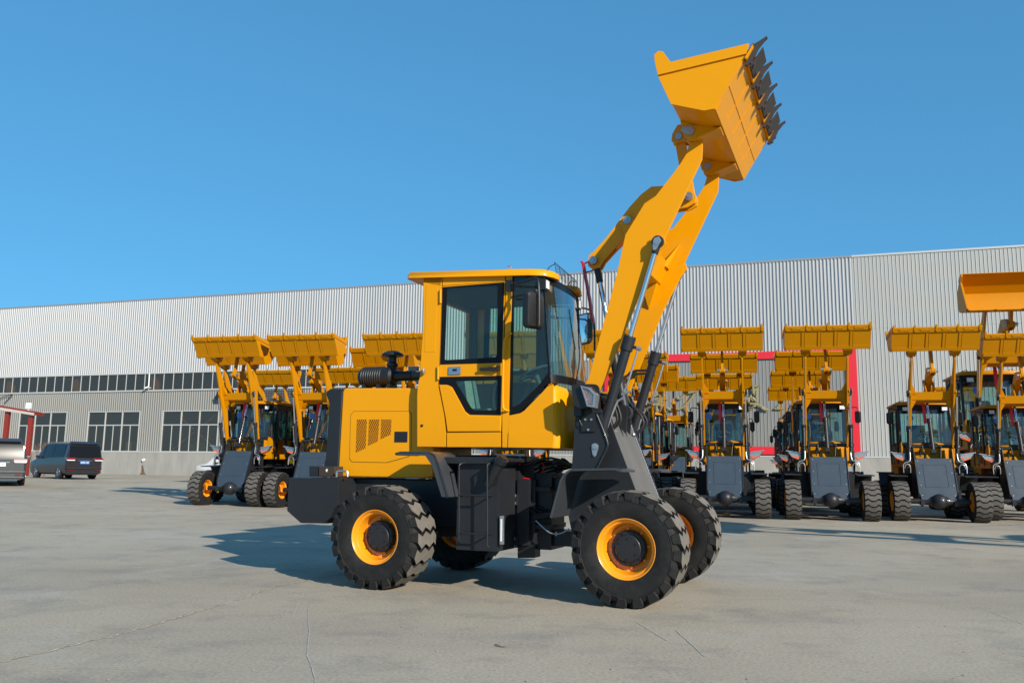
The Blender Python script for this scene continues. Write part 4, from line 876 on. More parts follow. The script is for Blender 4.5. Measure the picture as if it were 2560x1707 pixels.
def loaders():
    proto = yard_loader(); proto2 = None
    row1 = [((-8.72, 27.0), 0, 'leftmost front-row loader, slate front plate fully visible beside open yard'),
            ((-6.2, 26.4), 0, 'front-row loader second from left, half hidden behind the rear of the big loader'),
            ((-3.2, 25.9), 0, 'front-row loader third from left, its raised bucket showing above the black air cleaner'),
            ((-.09, 25.3), 0, 'front-row loader seen only through the door glass of the big loader cab'),
            ((2.9, 24.7), 0, 'front-row loader between the cab and raised arm of the big loader'),
            ((6.0, 24.1), 0, 'front-row loader facing squarely forward, just right of the big loader front wheels'),
            ((8.72, 23.5), 0, 'front-row loader standing before the red vertical bar of the wall frame'),
            ((11.65, 23.5), 0, 'front-row loader second from right, below the tall open bucket'),
            ((14.6, 24.3), 0, 'front-row loader at the right edge of the photo, cut off by the frame')]
    back = [((580, 28.6), 'second-row loader behind the leftmost loader, bucket just below the first one'),
            ((761, 28.4), 'second-row loader behind the second loader from left, bucket over the dark rear cover'),
            ((953, 28.3), 'second-row loader whose bucket shows left and right of the air cleaner cap'),
            ((1262, 28.4), 'second-row loader glimpsed low through the door glass of the big loader'),
            ((1585, 29.0), 'second-row loader whose bucket hangs behind the right lift cylinder of the big loader'),
            ((1810, 28.8), 'second-row loader directly behind the one facing squarely forward'),
            ((2029, 27.9), 'second-row loader behind the loader at the red vertical bar'),
            ((672, 37.0), 'third-row loader seen between the two leftmost loaders, bucket below the window band'),
            ((850, 35.0), 'third-row loader whose bucket shows just left of the air cleaner'),
            ((1621, 32.3), 'third-row loader, bucket above the gold lettering just right of the big arm'),
            ((1812, 34.7), 'third-row loader, lowest of the three stacked buckets right of the big loader'),
            ((2004, 33.3), 'third-row loader, lower bucket left of the red vertical bar'),
            ((1986, 39.5), 'farthest loader whose bucket sits low over cab roofs left of the red vertical bar'),
            ((2392, 38.5), 'far loader whose dark-edged bucket shows between the arms of the two rightmost loaders'),
            ((1684, 43.0), 'small far loader framed by gold lettering, standing against the grey wall')]
    first = True
    for a, dh, lab in row1:
        o = proto if first else copy_tree(proto)
        first = False; place(o, a, HEAD+R(dh)); tag(o, lab, 'wheel loader', GRP)
    hide = ('driver_seat', 'steering_wheel', 'air_intake', 'counterweight', 'hydraulic_hose', 'hydraulic_pipe', 'rear_fender', 'bolt', 'edge_plate', 'round_sticker', 'rod_eye')
    for (px, d), lab in back:
        o = copy_tree(proto, None, lambda c: not c.name.startswith(hide)); sc = 1.14 if px == 1684 else 1.
        place(o, bucket_at(px, d), HEAD, sc); tag(o, lab, 'wheel loader', GRP)
    big = yard_loader(True); big.name = 'large_wheel_loader'
    place(big, (16.3, 27.8), HEAD, 1.45); tag(big, 'larger loader behind the right end of the row, tall bucket tipped open', 'wheel loader')
    # another large machine stands just outside the photo on the right, arms half raised: the shadow of its bucket lies in the yard
    o = yard_loader(False, True); o.name = 'large_wheel_loader'
    place(o, (15.1, 9.6), R(160), 1.55); tag(o, 'large loader just outside the right edge, its bucket shadow lying on the open yard', 'wheel loader')

# ------------------------------------------------------------------ ground
def noise_mat_ground():
    m = bpy.data.materials.new('yard_concrete'); m.use_nodes = True; t = m.node_tree; b = t.nodes['Principled BSDF']
    N = t.nodes.new; Lk = t.links.new
    geo = N('ShaderNodeNewGeometry')
    def nz(sc, det, ro, loc=(0, 0, 0), scl=(1, 1, 1), rz=0):
        mp = N('ShaderNodeMapping'); mp.inputs['Location'].default_value = loc; mp.inputs['Scale'].default_value = scl; mp.inputs['Rotation'].default_value = (0, 0, rz)
        Lk(geo.outputs['Position'], mp.inputs[0]); n = N('ShaderNodeTexNoise'); n.inputs['Scale'].default_value = sc; n.inputs['Detail'].default_value = det; n.inputs['Roughness'].default_value = ro
        Lk(mp.outputs[0], n.inputs['Vector']); return n.outputs['Fac']
    def ramp(f, stops):
        r = N('ShaderNodeValToRGB'); e = r.color_ramp.elements
        while len(e) < len(stops): e.new(.5)
        for k, (p, c) in enumerate(stops): e[k].position = p; e[k].color = (*c, 1)
        Lk(f, r.inputs[0]); return r.outputs[0]
    def mix(a, c, f, mode='MIX'):
        x = N('ShaderNodeMix'); x.data_type = 'RGBA'; x.blend_type = mode
        if isinstance(f, float): x.inputs[0].default_value = f
        else: Lk(f, x.inputs[0])
        Lk(a, x.inputs[6])
        if isinstance(c, tuple): x.inputs[7].default_value = (*c, 1)
        else: Lk(c, x.inputs[7])
        return x.outputs[2]
    base = ramp(nz(.16, 6, .6), [(.30, (.262, .222, .162)), (.5, (.375, .314, .225)), (.70, (.460, .392, .285))])
    warm = ramp(nz(.07, 4, .6, (31, 7, 0)), [(.42, (0, 0, 0)), (.62, (1, 1, 1))])
    c = mix(base, (.40, .365, .31), N('ShaderNodeMath').outputs[0]) if 0 else base
    ml = N('ShaderNodeMath'); ml.operation = 'MULTIPLY'; ml.inputs[1].default_value = .55; Lk(warm, ml.inputs[0]); c = mix(c, (.41, .368, .30), ml.outputs[0])
    st = ramp(nz(1.1, 9, .72, (3, 9, 0)), [(.50, (0, 0, 0)), (.70, (1, 1, 1))]); m2 = N('ShaderNodeMath'); m2.operation = 'MULTIPLY'; m2.inputs[1].default_value = .55; Lk(st, m2.inputs[0]); c = mix(c, (.17, .16, .15), m2.outputs[0])
    st = ramp(nz(.6, 8, .75, (13, 2, 0), (1, .75, 1), .5), [(.56, (0, 0, 0)), (.66, (1, 1, 1))]); m2 = N('ShaderNodeMath'); m2.operation = 'MULTIPLY'; m2.inputs[1].default_value = .45; Lk(st, m2.inputs[0]); c = mix(c, (.43, .41, .36), m2.outputs[0])
    # tyre dust drawn out along the lanes
    st = ramp(nz(.9, 6, .7, (5, 5, 0), (.12, 1.4, 1), -.30), [(.55, (0, 0, 0)), (.72, (1, 1, 1))]); m2 = N('ShaderNodeMath'); m2.operation = 'MULTIPLY'; m2.inputs[1].default_value = .28; Lk(st, m2.inputs[0]); c = mix(c, (.24, .225, .20), m2.outputs[0])
    fine = ramp(nz(38, 3, .7), [(.25, (.66, .66, .66)), (.5, (1, 1, 1)), (.78, (1.25, 1.25, 1.25))]); c = mix(c, fine, 1.0, 'MULTIPLY')
    sp = ramp(nz(14, 2, .5, (2, 2, 0)), [(.72, (0, 0, 0)), (.76, (1, 1, 1))]); m2 = N('ShaderNodeMath'); m2.operation = 'MULTIPLY'; m2.inputs[1].default_value = .5; Lk(sp, m2.inputs[0]); c = mix(c, (.12, .11, .10), m2.outputs[0])
    # hairline cracks
    vo = N('ShaderNodeTexVoronoi'); vo.feature = 'DISTANCE_TO_EDGE'; vo.inputs['Scale'].default_value = .23
    mp = N('ShaderNodeMapping'); Lk(geo.outputs['Position'], mp.inputs[0]); nn = N('ShaderNodeTexNoise'); nn.inputs['Scale'].default_value = 1.3; nn.inputs['Detail'].default_value = 5
    Lk(mp.outputs[0], nn.inputs['Vector']); va = N('ShaderNodeMixRGB'); va.inputs[0].default_value = .22; Lk(mp.outputs[0], va.inputs[1]); Lk(nn.outputs['Color'], va.inputs[2]); Lk(va.outputs[0], vo.inputs['Vector'])
    cr = N('ShaderNodeMapRange'); cr.inputs[1].default_value = 0; cr.inputs[2].default_value = .0016; cr.inputs[3].default_value = .12; cr.inputs[4].default_value = 0; Lk(vo.outputs['Distance'], cr.inputs[0]); c = mix(c, (.17, .155, .13), cr.outputs[0])
    Lk(c, b.inputs['Base Color']); b.inputs['Roughness'].default_value = .82; b.inputs['Specular IOR Level'].default_value = .35
    bp = N('ShaderNodeBump'); bp.inputs['Strength'].default_value = .25; bp.inputs['Distance'].default_value = .008; Lk(nz(45, 5, .7), bp.inputs['Height']); Lk(bp.outputs[0], b.inputs['Normal'])
    return m
def ground():
    xs = [-400, -250, -150, -100]+[-80+4*i for i in range(41)]+[100, 150, 250, 400]; ys = [-60, -30, -10]+[2*i for i in range(45)]+[100, 130, 180, 260, 400, 700]
    vs = [(x, y, ground_z(x, y)) for y in ys for x in xs]; K = len(xs)
    fs = [(j*K+i, j*K+i+1, (j+1)*K+i+1, (j+1)*K+i) for j in range(len(ys)-1) for i in range(K-1)]
    g = MB().add(vs, fs).build('ground', noise_mat_ground(), ang=60); tag(g, kind='structure')
    def ribbon(name, pts, wd, m, jit, lab, cat='crack', seg=14, z=.004):
        P = [Vector((*p, 0)) for p in pts]; Q = []
        for a, b in zip(P[:-1], P[1:]):
            for k in range(seg): Q.append(a.lerp(b, k/seg))
        Q.append(P[-1]); vs = []; n = len(Q)
        off = 0
        for i, q in enumerate(Q):
            t = (Q[min(i+1, n-1)]-Q[max(i-1, 0)]).normalized(); s_ = Vector((-t.y, t.x, 0)); off = off*.7+rnd.uniform(-jit, jit); w_ = wd*rnd.uniform(.35, 1.3)
            for e in (-1, 1): r_ = q+s_*(off+e*w_/2); vs.append((r_.x, r_.y, ground_z(r_.x, r_.y)+z))
        o = MB().add(vs, [(2*i, 2*i+1, 2*i+3, 2*i+2) for i in range(n-1)]).build(name, m, flat=True); tag(o, kind='structure')
    mj = mat('joint_filling', (.50, .44, .32), .95, noise=.4, nscale=30, bump=.3); mc = mat('chalky_scratch', (.44, .42, .38), .9, noise=.2, nscale=30)
    md = mat('dark_crack', (.12, .105, .09), .95, noise=.3, nscale=30)
    a = [(-3.31,5.18),(-3.22,5.64),(-3.04,6.19),(-2.86,6.73),(-2.71,7.46),(-2.56,8.4),(-2.45,9.25),(-2.27,9.72),(-1.97,10.49)]
    ribbon('pavement_joint', a, .026, mj, .012, '', seg=26); ribbon('pavement_joint', a, .004, md, .010, '', seg=40, z=.007)
    for l in ([(-1.79,7.89),(-1.52,6.78),(-1.34,5.94),(-1.12,5.23)], [(2.11,8.78),(3.34,8.86),(4.11,8.79),(4.64,8.74)], [(1.07,7.44),(1.19,6.62)], [(-1.81,7.38),(-1.94,8.11),(-2.06,8.87)], [(-2.84,8.77),(-1.92,8.94)], [(4.48,8.17),(4.41,7.55)], [(2.47,10.65),(2.96,10.86),(3.58,10.77)], [(-10.65,22.8),(-10.16,25.79)], [(1.34,7.06),(1.35,6.1)], [(-1.94,9.03),(-0.78,8.93)]):
        ribbon('scratch_mark', l, .007, mc, .004, '', seg=20)
    for l in ([(10.25,21.09),(11.31,21.44),(13.41,22.64)], [(5.35,21.3),(5.68,21.06)], [(-0.09,6.42),(-0.02,6.32)]):
        ribbon('dark_crack', l, .03, md, .02, '', seg=16)
    # a few small stones and crumbs
    st = MB()
    for i in range(170):
        y = 5.2+rnd.random()**1.6*14; x = rnd.uniform(-.62, .62)*y; r_ = rnd.uniform(.003, .010); st.ball((x, y, r_*.5), r_, (1, rnd.uniform(.6, 1), .6), 6, 4)
    tag(st.build('gravel_crumbs', mat('stone', (.25, .23, .20), .9)), 'loose crumbs of stone scattered on the concrete', 'grit', kind='stuff')

# ------------------------------------------------------------------ factory hall
BO = Vector((-30.7597,68.0000,0)); BYAW = .3229
def hall():
    root = empty('factory_hall', BO, -BYAW); tag(root, 'long grey corrugated steel factory hall with a window band and concrete base', 'factory building')
    def cmat(nm, col, r_, metal, nz): return mat(nm, col, r_, metal=metal, noise=nz, nscale=.35, nsx=(1, 1, .25))
    silver = cmat('silver_cladding', (.43, .43, .43), .5, .15, .12); beige = cmat('beige_cladding', (.40, .395, .37), .55, 0, .08); lowc = cmat('grey_cladding', (.24, .235, .215), .5, .05, .10)
    trim = mat('roof_trim', (.24, .26, .28), .5); trim2 = mat('pale_trim', (.5, .5, .48), .5)
    def clad(u0, u1, z0, z1, y=0., d=.05, steps=((0, 0), (.52, 0), (.64, 1), (.84, 1))):
        p = .2135; i0 = math.floor(u0/p); prof = []
        i = i0
        while i*p < u1:
            for f_, dy in steps:
                u = (i+f_)*p
                if u0 <= u <= u1: prof.append((u, y-dy*d))
            i += 1
        prof = [(u0, y)]+prof+[(u1, y)]; n = len(prof)
        return [(u, v, z) for z in (z0, z1) for u, v in prof], [(i, i+1, n+i+1, n+i) for i in range(n-1)]
    RIB = (.026, ((0, 0), (.78, 0), (.87, 1), (.90, 1)))
    ZB, ZL, ZH, ZT = 2.20, 7.06, 8.42, 14.36; UE = 54.28; U0, U1 = -34., 84.
    m = MB()
    for u in range(int(U0), 54, 8):      # sheets a few metres wide, lapped in two lifts
        a, b = float(u), (float(u+8) if u+8 < 54 else UE); v, f_ = clad(a, b, ZH, ZT); m.add(v, f_)
    m.build('upper_cladding', silver, root, flat=True)
    m = MB(); v, f_ = clad(UE, U1, 9.9, ZT, -.006, *RIB); m.add(v, f_); v, f_ = clad(UE, U1, ZB, 9.92, 0, *RIB); m.add(v, f_); m.build('end_bay_cladding', beige, root, flat=True)
    wins = [(-18.1, -13.2), (-10.81, -5.87), (-3.55, 1.48), (3.79, 8.89), (11.15, 16.2), (18.5, 23.5)]; WZ0, WZ1 = 2.30, 5.36
    m = MB(); e = U0; BE = 30.
    for a, b in wins+[(BE, BE)]:
        v, f_ = clad(e, a, ZB, ZL); m.add(v, f_)
        if b > a: v, f_ = clad(a, b, WZ1, ZL); m.add(v, f_)
        e = b
    v, f_ = clad(BE, UE, ZB, ZH+.05, 0, *RIB); m.add(v, f_)
    m.build('lower_cladding', lowc, root, flat=True)
    MB().box(U0, UE, -.05, .35, ZT-.02, ZT+.10).build('roof_edge', trim, root); MB().box(UE+.002, U1, -.05, .35, ZT-.02, ZT+.10).build('end_bay_roof_edge', trim2, root)
    MB().box(U0, U1, .6, 34, ZT-.6, ZT-.3).box(U0, U1, 34, 34.3, -.5, ZT-.3).box(U0, U0+.3, .3, 34, -.5, ZT-.3).box(U1-.3, U1, .3, 34, -.5, ZT-.3).box(U0, U1, .30, 34, .2, .3).build('shell', mat('hall_inside', (.16, .15, .14), .9), root)
    MB().box(U0, U1, .05, .30, ZH, ZT-.3).box(BE, U1, .05, .30, ZB, ZH).build('wall_lining', mat('lining', (.12, .12, .12), .9), root)
    con = mat('plinth_concrete', (.33, .315, .28), .85, noise=.32, nscale=1.6, bump=.2, bscale=6, nsx=(1, 1, .35), dust=.0)
    pl = MB().box(U0, U1, -.12, .30, -.9, ZB).build('plinth', con, root)
    MB().box(U0, U1, -.14, -.04, ZB-.002, ZB+.07).build('plinth_flashing', trim2, pl)
    ru = mat('rust_stain', (.16, .10, .055), .9, noise=.5, nscale=9)
    q = [(2.143,1.209),(2.258,1.211),(2.51,0.567),(2.712,0.447),(1.986,0.436),(2.157,0.654)]; MB().prism(q, -.128, -.122).build('rust_stain', ru, pl)
    q = [(2.202,1.642),(2.388,1.705),(2.438,1.582),(2.296,1.457)]; MB().prism(q, -.26, -.12).build('drain_pipe_stub', 'white', pl)
    # long window band
    fr = M['zinc']; wf = mat('window_frame_paint', (.50, .49, .46), .5); gl = glass('hall_glass', (.62, .58, .50), .8, .05)
    band = MB(); k = 0; u = U0; step = .9165
    MB().box(U0, BE, -.01, .0, ZL, ZH).build('band_glass', gl, root)
    while u < BE: band.box(u-.022, u+.022, -.05, -.012, ZL, ZH); u += step
    band.box(U0, BE, -.09, -.012, ZL-.09, ZL+.02).box(U0, BE, -.07, -.012, ZH-.06, ZH+.03)
    band.build('band_frame', wf, root)
    col = mat('rusty_column', (.42, .22, .10), .8, noise=.3, nscale=4); cm = MB()
    for px in (35, 200, 388, 590, 800): q = {35: -12.77, 200: -5.57, 388: 2.35}.get(px, 2.35+(px-388)/190*7.6); cm.box(q-.25, q+.25, .28, .75, .3, ZH)
    cm.build_each('steel_column', col, root)
    br = MB()
    for a, b in ((4.3, 8.6),): br.prism([(a, 2.4), (a+.14, 2.4), (b, 5.3), (b-.14, 5.3)], .5, .55).prism([(b, 2.4), (b-.14, 2.4), (a, 5.3), (a+.14, 5.3)], .58, .63)
    br.build_each('wind_brace', col, root)
    MB().box(5.2, 6.6, 1.5, 2.5, 1.5, 3.2).box(7.2, 8.2, 1.6, 2.4, 1.5, 2.9).build_each('stored_machine', mat('machine_green', (.05, .16, .09), .5), root)
    MB().box(-.6, 1.2, 1.0, 1.9, 1.5, 3.05).build('crate_stack', mat('crate_ochre', (.35, .26, .12), .8, noise=.2), root)
    for a, b in wins:
        f_ = MB(); h = (a+b)/2; z_ = WZ0+.66*(WZ1-WZ0)
        f_.box(a-.09, a, -.055, .10, WZ0-.05, WZ1+.06).box(b, b+.05, -.055, .10, WZ0-.05, WZ1+.06).box(a, b, -.055, .10, WZ1, WZ1+.06).box(a-.1, b+.1, -.10, .10, WZ0-.10, WZ0)
        for i in (1, 2): u = a+(b-a)*i/3; f_.box(u-.055, u+.055, -.03, .06, WZ0, WZ1)
        f_.box(a, b, -.025, .055, z_-.04, z_+.04)
        for i in range(3): u = a+(b-a)*(i+.5)/3; f_.box(u-.028, u+.028, -.02, .05, WZ0, z_-.04)
        w_ = f_.build('window', wf, root); MB().box(a, b, .0, .012, WZ0, WZ1).build('pane', gl, w_)
    # ventilation louvre and hood in the left wall, downpipe with a camera
    lv = MB()
    for k in range(12): z = 5.55+k*.115; lv.prism([(-.10, z), (-.02, z+.09), (-.01, z+.08), (-.09, z-.01)], 10.6, 15.8, 'x')
    lv.build('louvre', mat('louvre_grey', (.10, .105, .11), .5), root)
    MB().prism([(-.5, 6.55), (-.05, 7.02), (-.05, 6.2), (-.42, 6.2)], 8.9, 10.2, 'x').build('vent_hood', 'dark', root, .01)
    q = [(2.214,8.366),(2.236,7.094)]
    MB().cyl((q[0][0], -.12, q[0][1]), (q[1][0], -.12, q[1][1]), .05, n=10).build('downpipe', 'white', root)
    q = [(2.224,7.233)]; MB().cyl((q[0][0]-.12, -.38, q[0][1]-.03), (q[0][0]+.18, -.30, q[0][1]+.06), .07, n=12).box(q[0][0]+.1, q[0][0]+.2, -.3, -.05, q[0][1]-.02, q[0][1]+.03).build('security_camera', 'white', root)
    q = [(-13.455,6.433),(-12.61,6.76),(-11.744,6.882)]; q2 = [(-12.533,6.186),(-12.056,6.584),(-11.699,6.882)]
    MB().tube([(u, -.2, z) for u, z in q], .03, 6).tube([(u, -.2, z) for u, z in q2], .03, 6).build_each('wall_cable', 'black', root)
    # red frame of the wall sign and its brush-script characters
    MB().box(38.9, UE, -.12, -.04, 8.22, 8.67).box(UE-.56, UE, -.121, -.041, 2.36, 8.22).box(38.9, 39.35, -.121, -.041, 2.36, 8.22).box(39.35, UE-.56, -.12, -.04, 2.36, 2.82).build('sign_frame', mat('sign_red', (.72, .02, .035), .45, noise=.05), root)
    gold = mat('gold_lettering', (.27, .23, .11), .5, noise=.2, nscale=6)
    G1 = [[(42.158,5.986),(42.262,6.068),(42.675,6.144),(42.755,5.978),(42.504,5.651)], [(42.176,5.779),(42.384,5.859),(42.548,5.815),(42.978,5.809)], [(42.049,5.449),(42.38,5.549),(42.71,5.648)], [(42.276,5.488),(42.292,5.117),(42.413,4.951),(42.579,5.073),(42.684,5.236)], [(42.95,5.254),(43.193,5.108),(43.6,5.137),(44.007,5.325),(44.418,5.749),(44.686,6.134)], [(43.612,5.924),(43.772,5.799),(44.142,6.121),(44.587,6.237),(44.83,6.315),(44.872,6.417)], [(42.53,6.064),(42.464,5.734),(42.216,5.654)], [(44.087,5.283),(44.166,5.14),(44.324,4.975)], [(42.213,5.406),(42.502,5.444),(42.706,5.36)], [(41.552,5.497),(41.717,5.453),(41.968,5.657)]]
    G2 = [[(47.749,6.387),(47.881,6.244),(47.736,5.906)], [(48.176,6.46),(48.603,6.593)], [(48.208,6.219),(48.519,6.334),(48.317,5.977),(48.549,6.054)], [(48.086,5.981),(48.212,5.659),(48.541,5.774)], [(47.73,5.665),(47.985,5.802),(47.918,5.483),(47.764,5.505)], [(47.703,5.385),(47.909,5.163),(48.141,5.181),(48.377,5.378),(48.148,5.452),(47.761,5.385)], [(48.397,5.417),(48.718,5.274),(49.129,5.013)], [(48.198,5.839),(48.477,5.536)], [(48.458,6.215),(48.478,5.576)], [(48.253,6.459),(48.281,6.058)], [(48.735,5.195),(48.94,5.054)]]
    G3 = [[(49.493,5.128),(49.851,5.124),(50.04,5.162)], [(49.626,5.166),(49.821,5.361)], [(49.515,6.436),(49.738,6.313),(50.004,6.348)], [(49.63,6.474),(49.811,6.232)]]
    for g_ in (G1, G2, G3):
        o = MB()
        for i, s_ in enumerate(g_):
            pts = [(u, -.16-.012*i, z) for u, z in s_]; o.tube(pts, .075, 8, 3)
        for i in range(len(o.v)): x, y, z = o.v[i]; o.v[i] = (x, -.10+(y+.16)*.5, z)
        o.build('wall_character', gold, root)
    return root

# ------------------------------------------------------------------ cars
def car(name, L, W, H, paint, shape='mpv', plate='white'):
    root = empty(name); hw = W/2
    # stations along the length: x, belt height, roof height, roof half width factor
    if shape == 'mpv': st = [(0, .98, 1.0, .98), (.10, 1.05, H-.22, .86), (.28, 1.05, H-.03, .80), (L*.45, 1.02, H, .80), (L*.66, 1.00, H-.05, .78), (L*.80, .98, H-.45, .80), (L*.86, .96, 1.02, .92), (L*.97, .88, .90, .92), (L, .70, .72, .80)]
    else: st = [(0, 1.05, 1.08, .98), (.12, 1.12, H-.28, .86), (.42, 1.12, H-.04, .80), (L*.45, 1.10, H, .79), (L*.58, 1.08, H-.05, .78), (L*.68, 1.06, H-.42, .80), (L*.72, 1.05, 1.12, .92), (L*.97, .98, 1.02, .92), (L, .75, .80, .80)]
    vs = []; n = 13
    for i, (x, zb, zr, rw) in enumerate(st):
        e = .90 if i in (0, len(st)-1) else 1.
        half = [(hw*.80*e, .22), (hw*.95*e, .30), (hw*1.0*e, .55), (hw*.99*e, zb), (hw*((rw+1)/2)*.985*e, (zb+zr)/2), (hw*rw*e, zr-.06*(zr-zb > .2)), (hw*rw*.80*e, zr)]
        ring = half+[(-y, z) for y, z in reversed(half)]
        n = len(ring); vs += [(x, y, z) for y, z in ring]
    fs = [(i*n+k, i*n+(k+1) % n, (i+1)*n+(k+1) % n, (i+1)*n+k) for i in range(len(st)-1) for k in range(n)]+[tuple(range(n)), tuple(range(len(st)*n-1, (len(st)-1)*n-1, -1))]
    body = MB().add(vs, fs).build('body', paint, root, ang=38)
    def side_pt(x, t):      # on the glasshouse flank, t 0 belt .. 1 roof
        for (xa, ba, ra, wa), (xb, bb, rb, wb) in zip(st[:-1], st[1:]):
            if xa <= x <= xb:
                k = (x-xa)/(xb-xa); zb = ba+(bb-ba)*k; zr = ra+(rb-ra)*k; rw = wa+(wb-wa)*k
                y = hw*(.99+(rw-.99)*t); return (y+.012, zb+(zr-.06-zb)*t)
    for a, b in (((.45, L*.36), (L*.38, L*.62), (L*.64, L*.78)) if shape == 'mpv' else ((.55, L*.30), (L*.32, L*.50), (L*.52, L*.66))):
        w_ = MB(); xs = [a+(b-a)*i/5 for i in range(6)]
        for s in (-1, 1): w_.add([(x, s*side_pt(x, t)[0], side_pt(x, t)[1]) for t in (.10, .55, .93) for x in xs], [(l*6+i, l*6+i+1, (l+1)*6+i+1, (l+1)*6+i) for l in (0, 1) for i in range(5)])
        w_.build('side_window', 'carglass', root)
    zr = H-.24
    x1 = .10 if shape == 'mpv' else .12
    MB().add([(-.01, y*hw*.86, 1.10) for y in (-1, 1)]+[(x1-.02, y*hw*.82, zr) for y in (-1, 1)]+[(x1+.0, y*hw*.74, zr+.02) for y in (-1, 1)], [(0, 1, 3, 2), (2, 3, 5, 4)]).build('rear_window', 'carglass', root)
    MB().prism([(x1-.05, H-.12), (x1+.25, H+.01), (x1+.28, H-.02), (x1+.0, H-.16)], -hw*.72, hw*.72).build('roof_spoiler', paint, root, .01)
    for s in (-1, 1):
        tl = MB().prism([(-.045, .98), (-.01, 1.10), (.22, 1.10), (.18, 1.0)], s*hw*.50, s*hw*1.005).build('tail_light', 'red_lens', root, .01)
        MB().prism([(-.055, .945), (-.045, .985), (.05, .985), (.05, .945)], s*hw*.55, s*hw*.97).build('reversing_lens', 'white', tl)
        MB().box(-.05, 0, min(s*hw*.6, s*hw*.86), max(s*hw*.6, s*hw*.86), .42, .47).build('reflector', 'red_lens', root)
        for x in (.95, L-.95):
            wq = MB().lathe([(.20, -.10), (.31, -.11), (.335, -.07), (.335, .07), (.31, .11), (.20, .10)], (x, s*(hw-.12), .335), (0, 1, 0), 28).lathe([(0, -.02), (.20, -.02), (.20, .02), (0, .02)], (x, s*(hw-.04), .335), (0, 1, 0), 20, close=False)
            wo = wq.build('wheel', 'rubber', root); sp = MB()
            for k in range(5): a = 2*math.pi*k/5; sp.cyl((x, s*(hw-.012), .335), (x+.19*math.cos(a), s*(hw-.012), .335+.19*math.sin(a)), .028, .02, n=6)
            sp.lathe([(.185, -.01), (.205, -.01), (.205, .01), (.185, .01)], (x, s*(hw-.012), .335), (0, 1, 0), 24).build('wheel_rim', 'silver', wo)
            MB().lathe([(.0, -.008), (.37, -.008), (.37, .003), (0, .003)], (x, s*(hw*.985), .35), (0, 1, 0), 24, close=False).build('wheel_arch', 'black', root)
        MB().box(L*.70, L*.70+.12, min(s*hw, s*(hw+.20)), max(s*hw, s*(hw+.20)), 1.08, 1.24).build('wing_mirror', paint, root, .03)
    MB().box(-.05, .2, -hw*.93, hw*.93, .30, .36).box(-.045, .3, -hw*.96, hw*.96, .52, .58).build('bumper', 'dark' if shape == 'mpv' else paint, root, .01)
    MB().box(-.03, 0, -.36, .36, .93, .96).build('chrome_strip', 'silver', root)
    pb = MB().box(-.035, 0, -.23, .23, .78, .92).build('number_plate', plate, root, .004)
    tx = MB(); cw_ = .045
    for k in range(7):
        if k == 2: continue
        y = -.18+k*.058; tx.box(-.04, -.035, y, y+.010, .81, .89).box(-.04, -.035, y+.028, y+.038, .81, .89).box(-.0405, -.035, y, y+.038, .845 if k % 2 else .88, .856 if k % 2 else .89)
    tx.build_each('plate_character', 'white' if plate == 'blue' else 'black', pb)
    return root
def cars():
    p1 = mat('grey_metallic', (.045, .047, .05), .35, metal=.2, coat=.3, noise=.05); p2 = mat('dark_metallic', (.020, .016, .018), .32, metal=.1, coat=.35, noise=.05); p3 = mat('white_car_paint', (.6, .6, .58), .3, coat=.5)
    van = car('minivan', 4.95, 1.85, 1.93, p2, 'mpv', 'blue'); x, y = -22.2, 44.9
    van.location = (x, y, ground_z(x-1.5, y+1.5)); van.rotation_euler = (0, 0, math.atan2(.66, -.75)); tag(van, 'dark minivan with a blue number plate parked by the concrete base wall', 'car')
    suv = car('suv', 5.0, 1.98, 1.93, p1, 'suv', 'white'); x, y = -21.0, 35.4
    suv.location = (x, y, ground_z(x-1, y+1.5)); suv.rotation_euler = (0, 0, math.atan2(.86, -.51)); tag(suv, 'grey SUV cut off by the left edge of the photo, seen from behind', 'car')
    wv = car('white_van', 5.0, 1.8, 1.85, p3, 'mpv', 'white'); x, y = -11.6, 45.0
    wv.location = (x, y, ground_z(x, y)); wv.rotation_euler = (0, 0, R(165)); tag(wv, 'white van mostly hidden behind the leftmost loader', 'van')
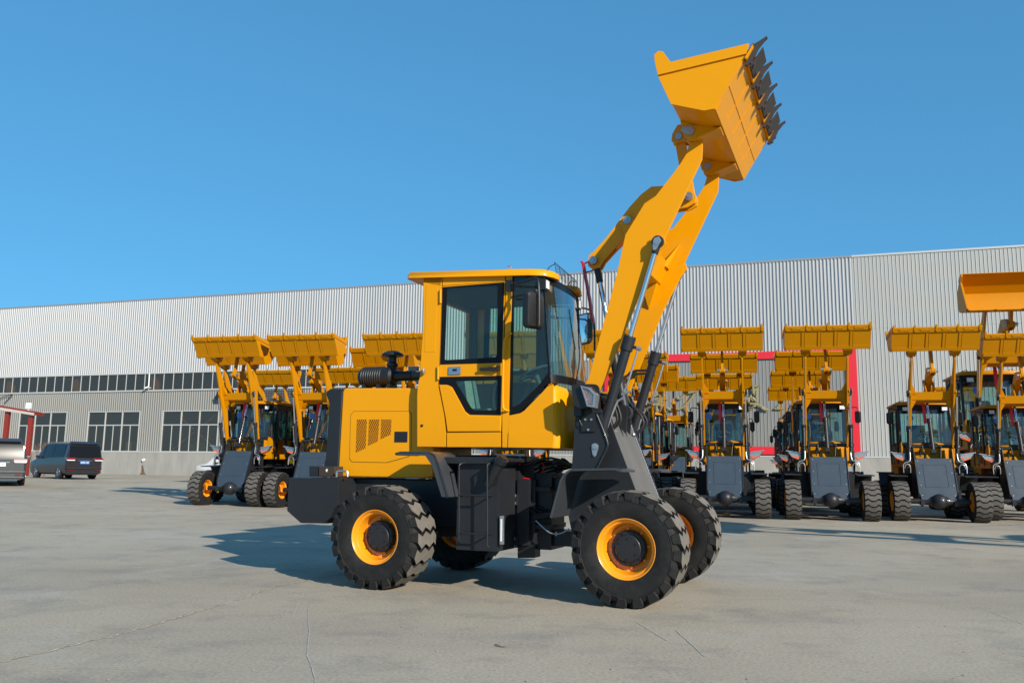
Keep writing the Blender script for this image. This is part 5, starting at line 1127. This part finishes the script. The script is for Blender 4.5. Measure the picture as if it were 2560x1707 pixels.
def canopy():
    d = 52.; base = [(-30.637,52,1.398),(-29.189,52,1.416)]
    root = empty('gate_canopy', (base[1][0], base[1][1], .44)); tag(root, 'red steel canopy on posts at the left edge behind the parked cars', 'canopy')
    T0 = [(-34.148,52,5.175),(-32.663,52,4.999),(-31.173,52,4.75),(-28.865,52,4.341)]
    bx, by = base[1][0], base[1][1]
    redp = mat('canopy_red', (.21, .020, .012), .5, noise=.15); pal = mat('canopy_soffit', (.45, .40, .36), .7)
    rel = lambda p: (p[0]-bx, p[1]-by, p[2]-.44)
    for k, q in enumerate((base[1], base[0], (base[0][0]-4, base[0][1], 0))):
        zt = (1029-(68-(68, 8, -90)[k])*.19); x, y = q[0]-bx, q[1]-by
        MB().box(x-.12, x+.12, -.12, .12, -.3, 1.253+(1149-zt)*d/2129-.44-.15).build('post', redp, root, .01)
    a, b = rel(T0[0]), rel(T0[3])
    top = MB().add([(a[0], -.3, a[2]), (b[0], -.3, b[2]), (b[0], -.3, b[2]-.22), (a[0], -.3, a[2]-.30), (a[0], .8, a[2]-.02), (b[0], .8, b[2]-.02), (b[0], .8, b[2]-.22), (a[0], .8, a[2]-.30)], [(0, 1, 2, 3), (7, 6, 5, 4), (0, 4, 5, 1), (3, 2, 6, 7), (1, 5, 6, 2), (0, 3, 7, 4)]).build('canopy_roof', redp, root)
    MB().add([(a[0], -.33, a[2]-.14), (b[0], -.33, b[2]-.10), (b[0], -.33, b[2]-.24), (a[0], -.33, a[2]-.32), (a[0], -.30, a[2]-.14), (b[0], -.30, b[2]-.10), (b[0], -.30, b[2]-.24), (a[0], -.30, a[2]-.32)], [(0, 1, 2, 3), (7, 6, 5, 4), (0, 4, 5, 1), (3, 2, 6, 7), (1, 5, 6, 2), (0, 3, 7, 4)]).build('fascia', pal, root)
    f_ = rel([(-29.263,52,4.677)][0])
    MB().box(f_[0]-.16, f_[0]+.16, -.35, -.2, f_[2]-.18, f_[2]+.18).box(f_[0]-.03, f_[0]+.03, -.3, -.2, f_[2]-.4, f_[2]-.18).build('floodlight', 'white', root, .02)
def shrub():
    p = [(-29.56,54,1.432)][0]; root = empty('bare_shrub', (p[0], p[1], .44)); tag(root, 'leafless brown shrub between the red post and the dark minivan', 'shrub')
    m = mat('twig_bark', (.20, .11, .08), .9, noise=.3); o = MB(); r_ = random.Random(3)
    def grow(p, d, l, r, n):
        q = p+d*l; o.tube([p, p+d*l*.5+Vector((r_.uniform(-.03, .03), r_.uniform(-.03, .03), 0)), q], r, 4, 1)
        if n:
            for _ in range(3): grow(q, (d+Vector((r_.uniform(-.55, .55), r_.uniform(-.55, .55), r_.uniform(-.1, .35)))).normalized(), l*.72, r*.6, n-1)
    for i in range(11):
        a = r_.uniform(0, 6.28); grow(Vector((r_.uniform(-.5, .5), r_.uniform(-.3, .3), -.05)), Vector((math.cos(a)*.35, math.sin(a)*.35, 1)).normalized(), r_.uniform(.6, .9), .018, 3)
    o.build('twigs', m, root)

# ------------------------------------------------------------------ assemble
ground(); hall()
main_loader()
loaders(); cars(); canopy(); shrub()
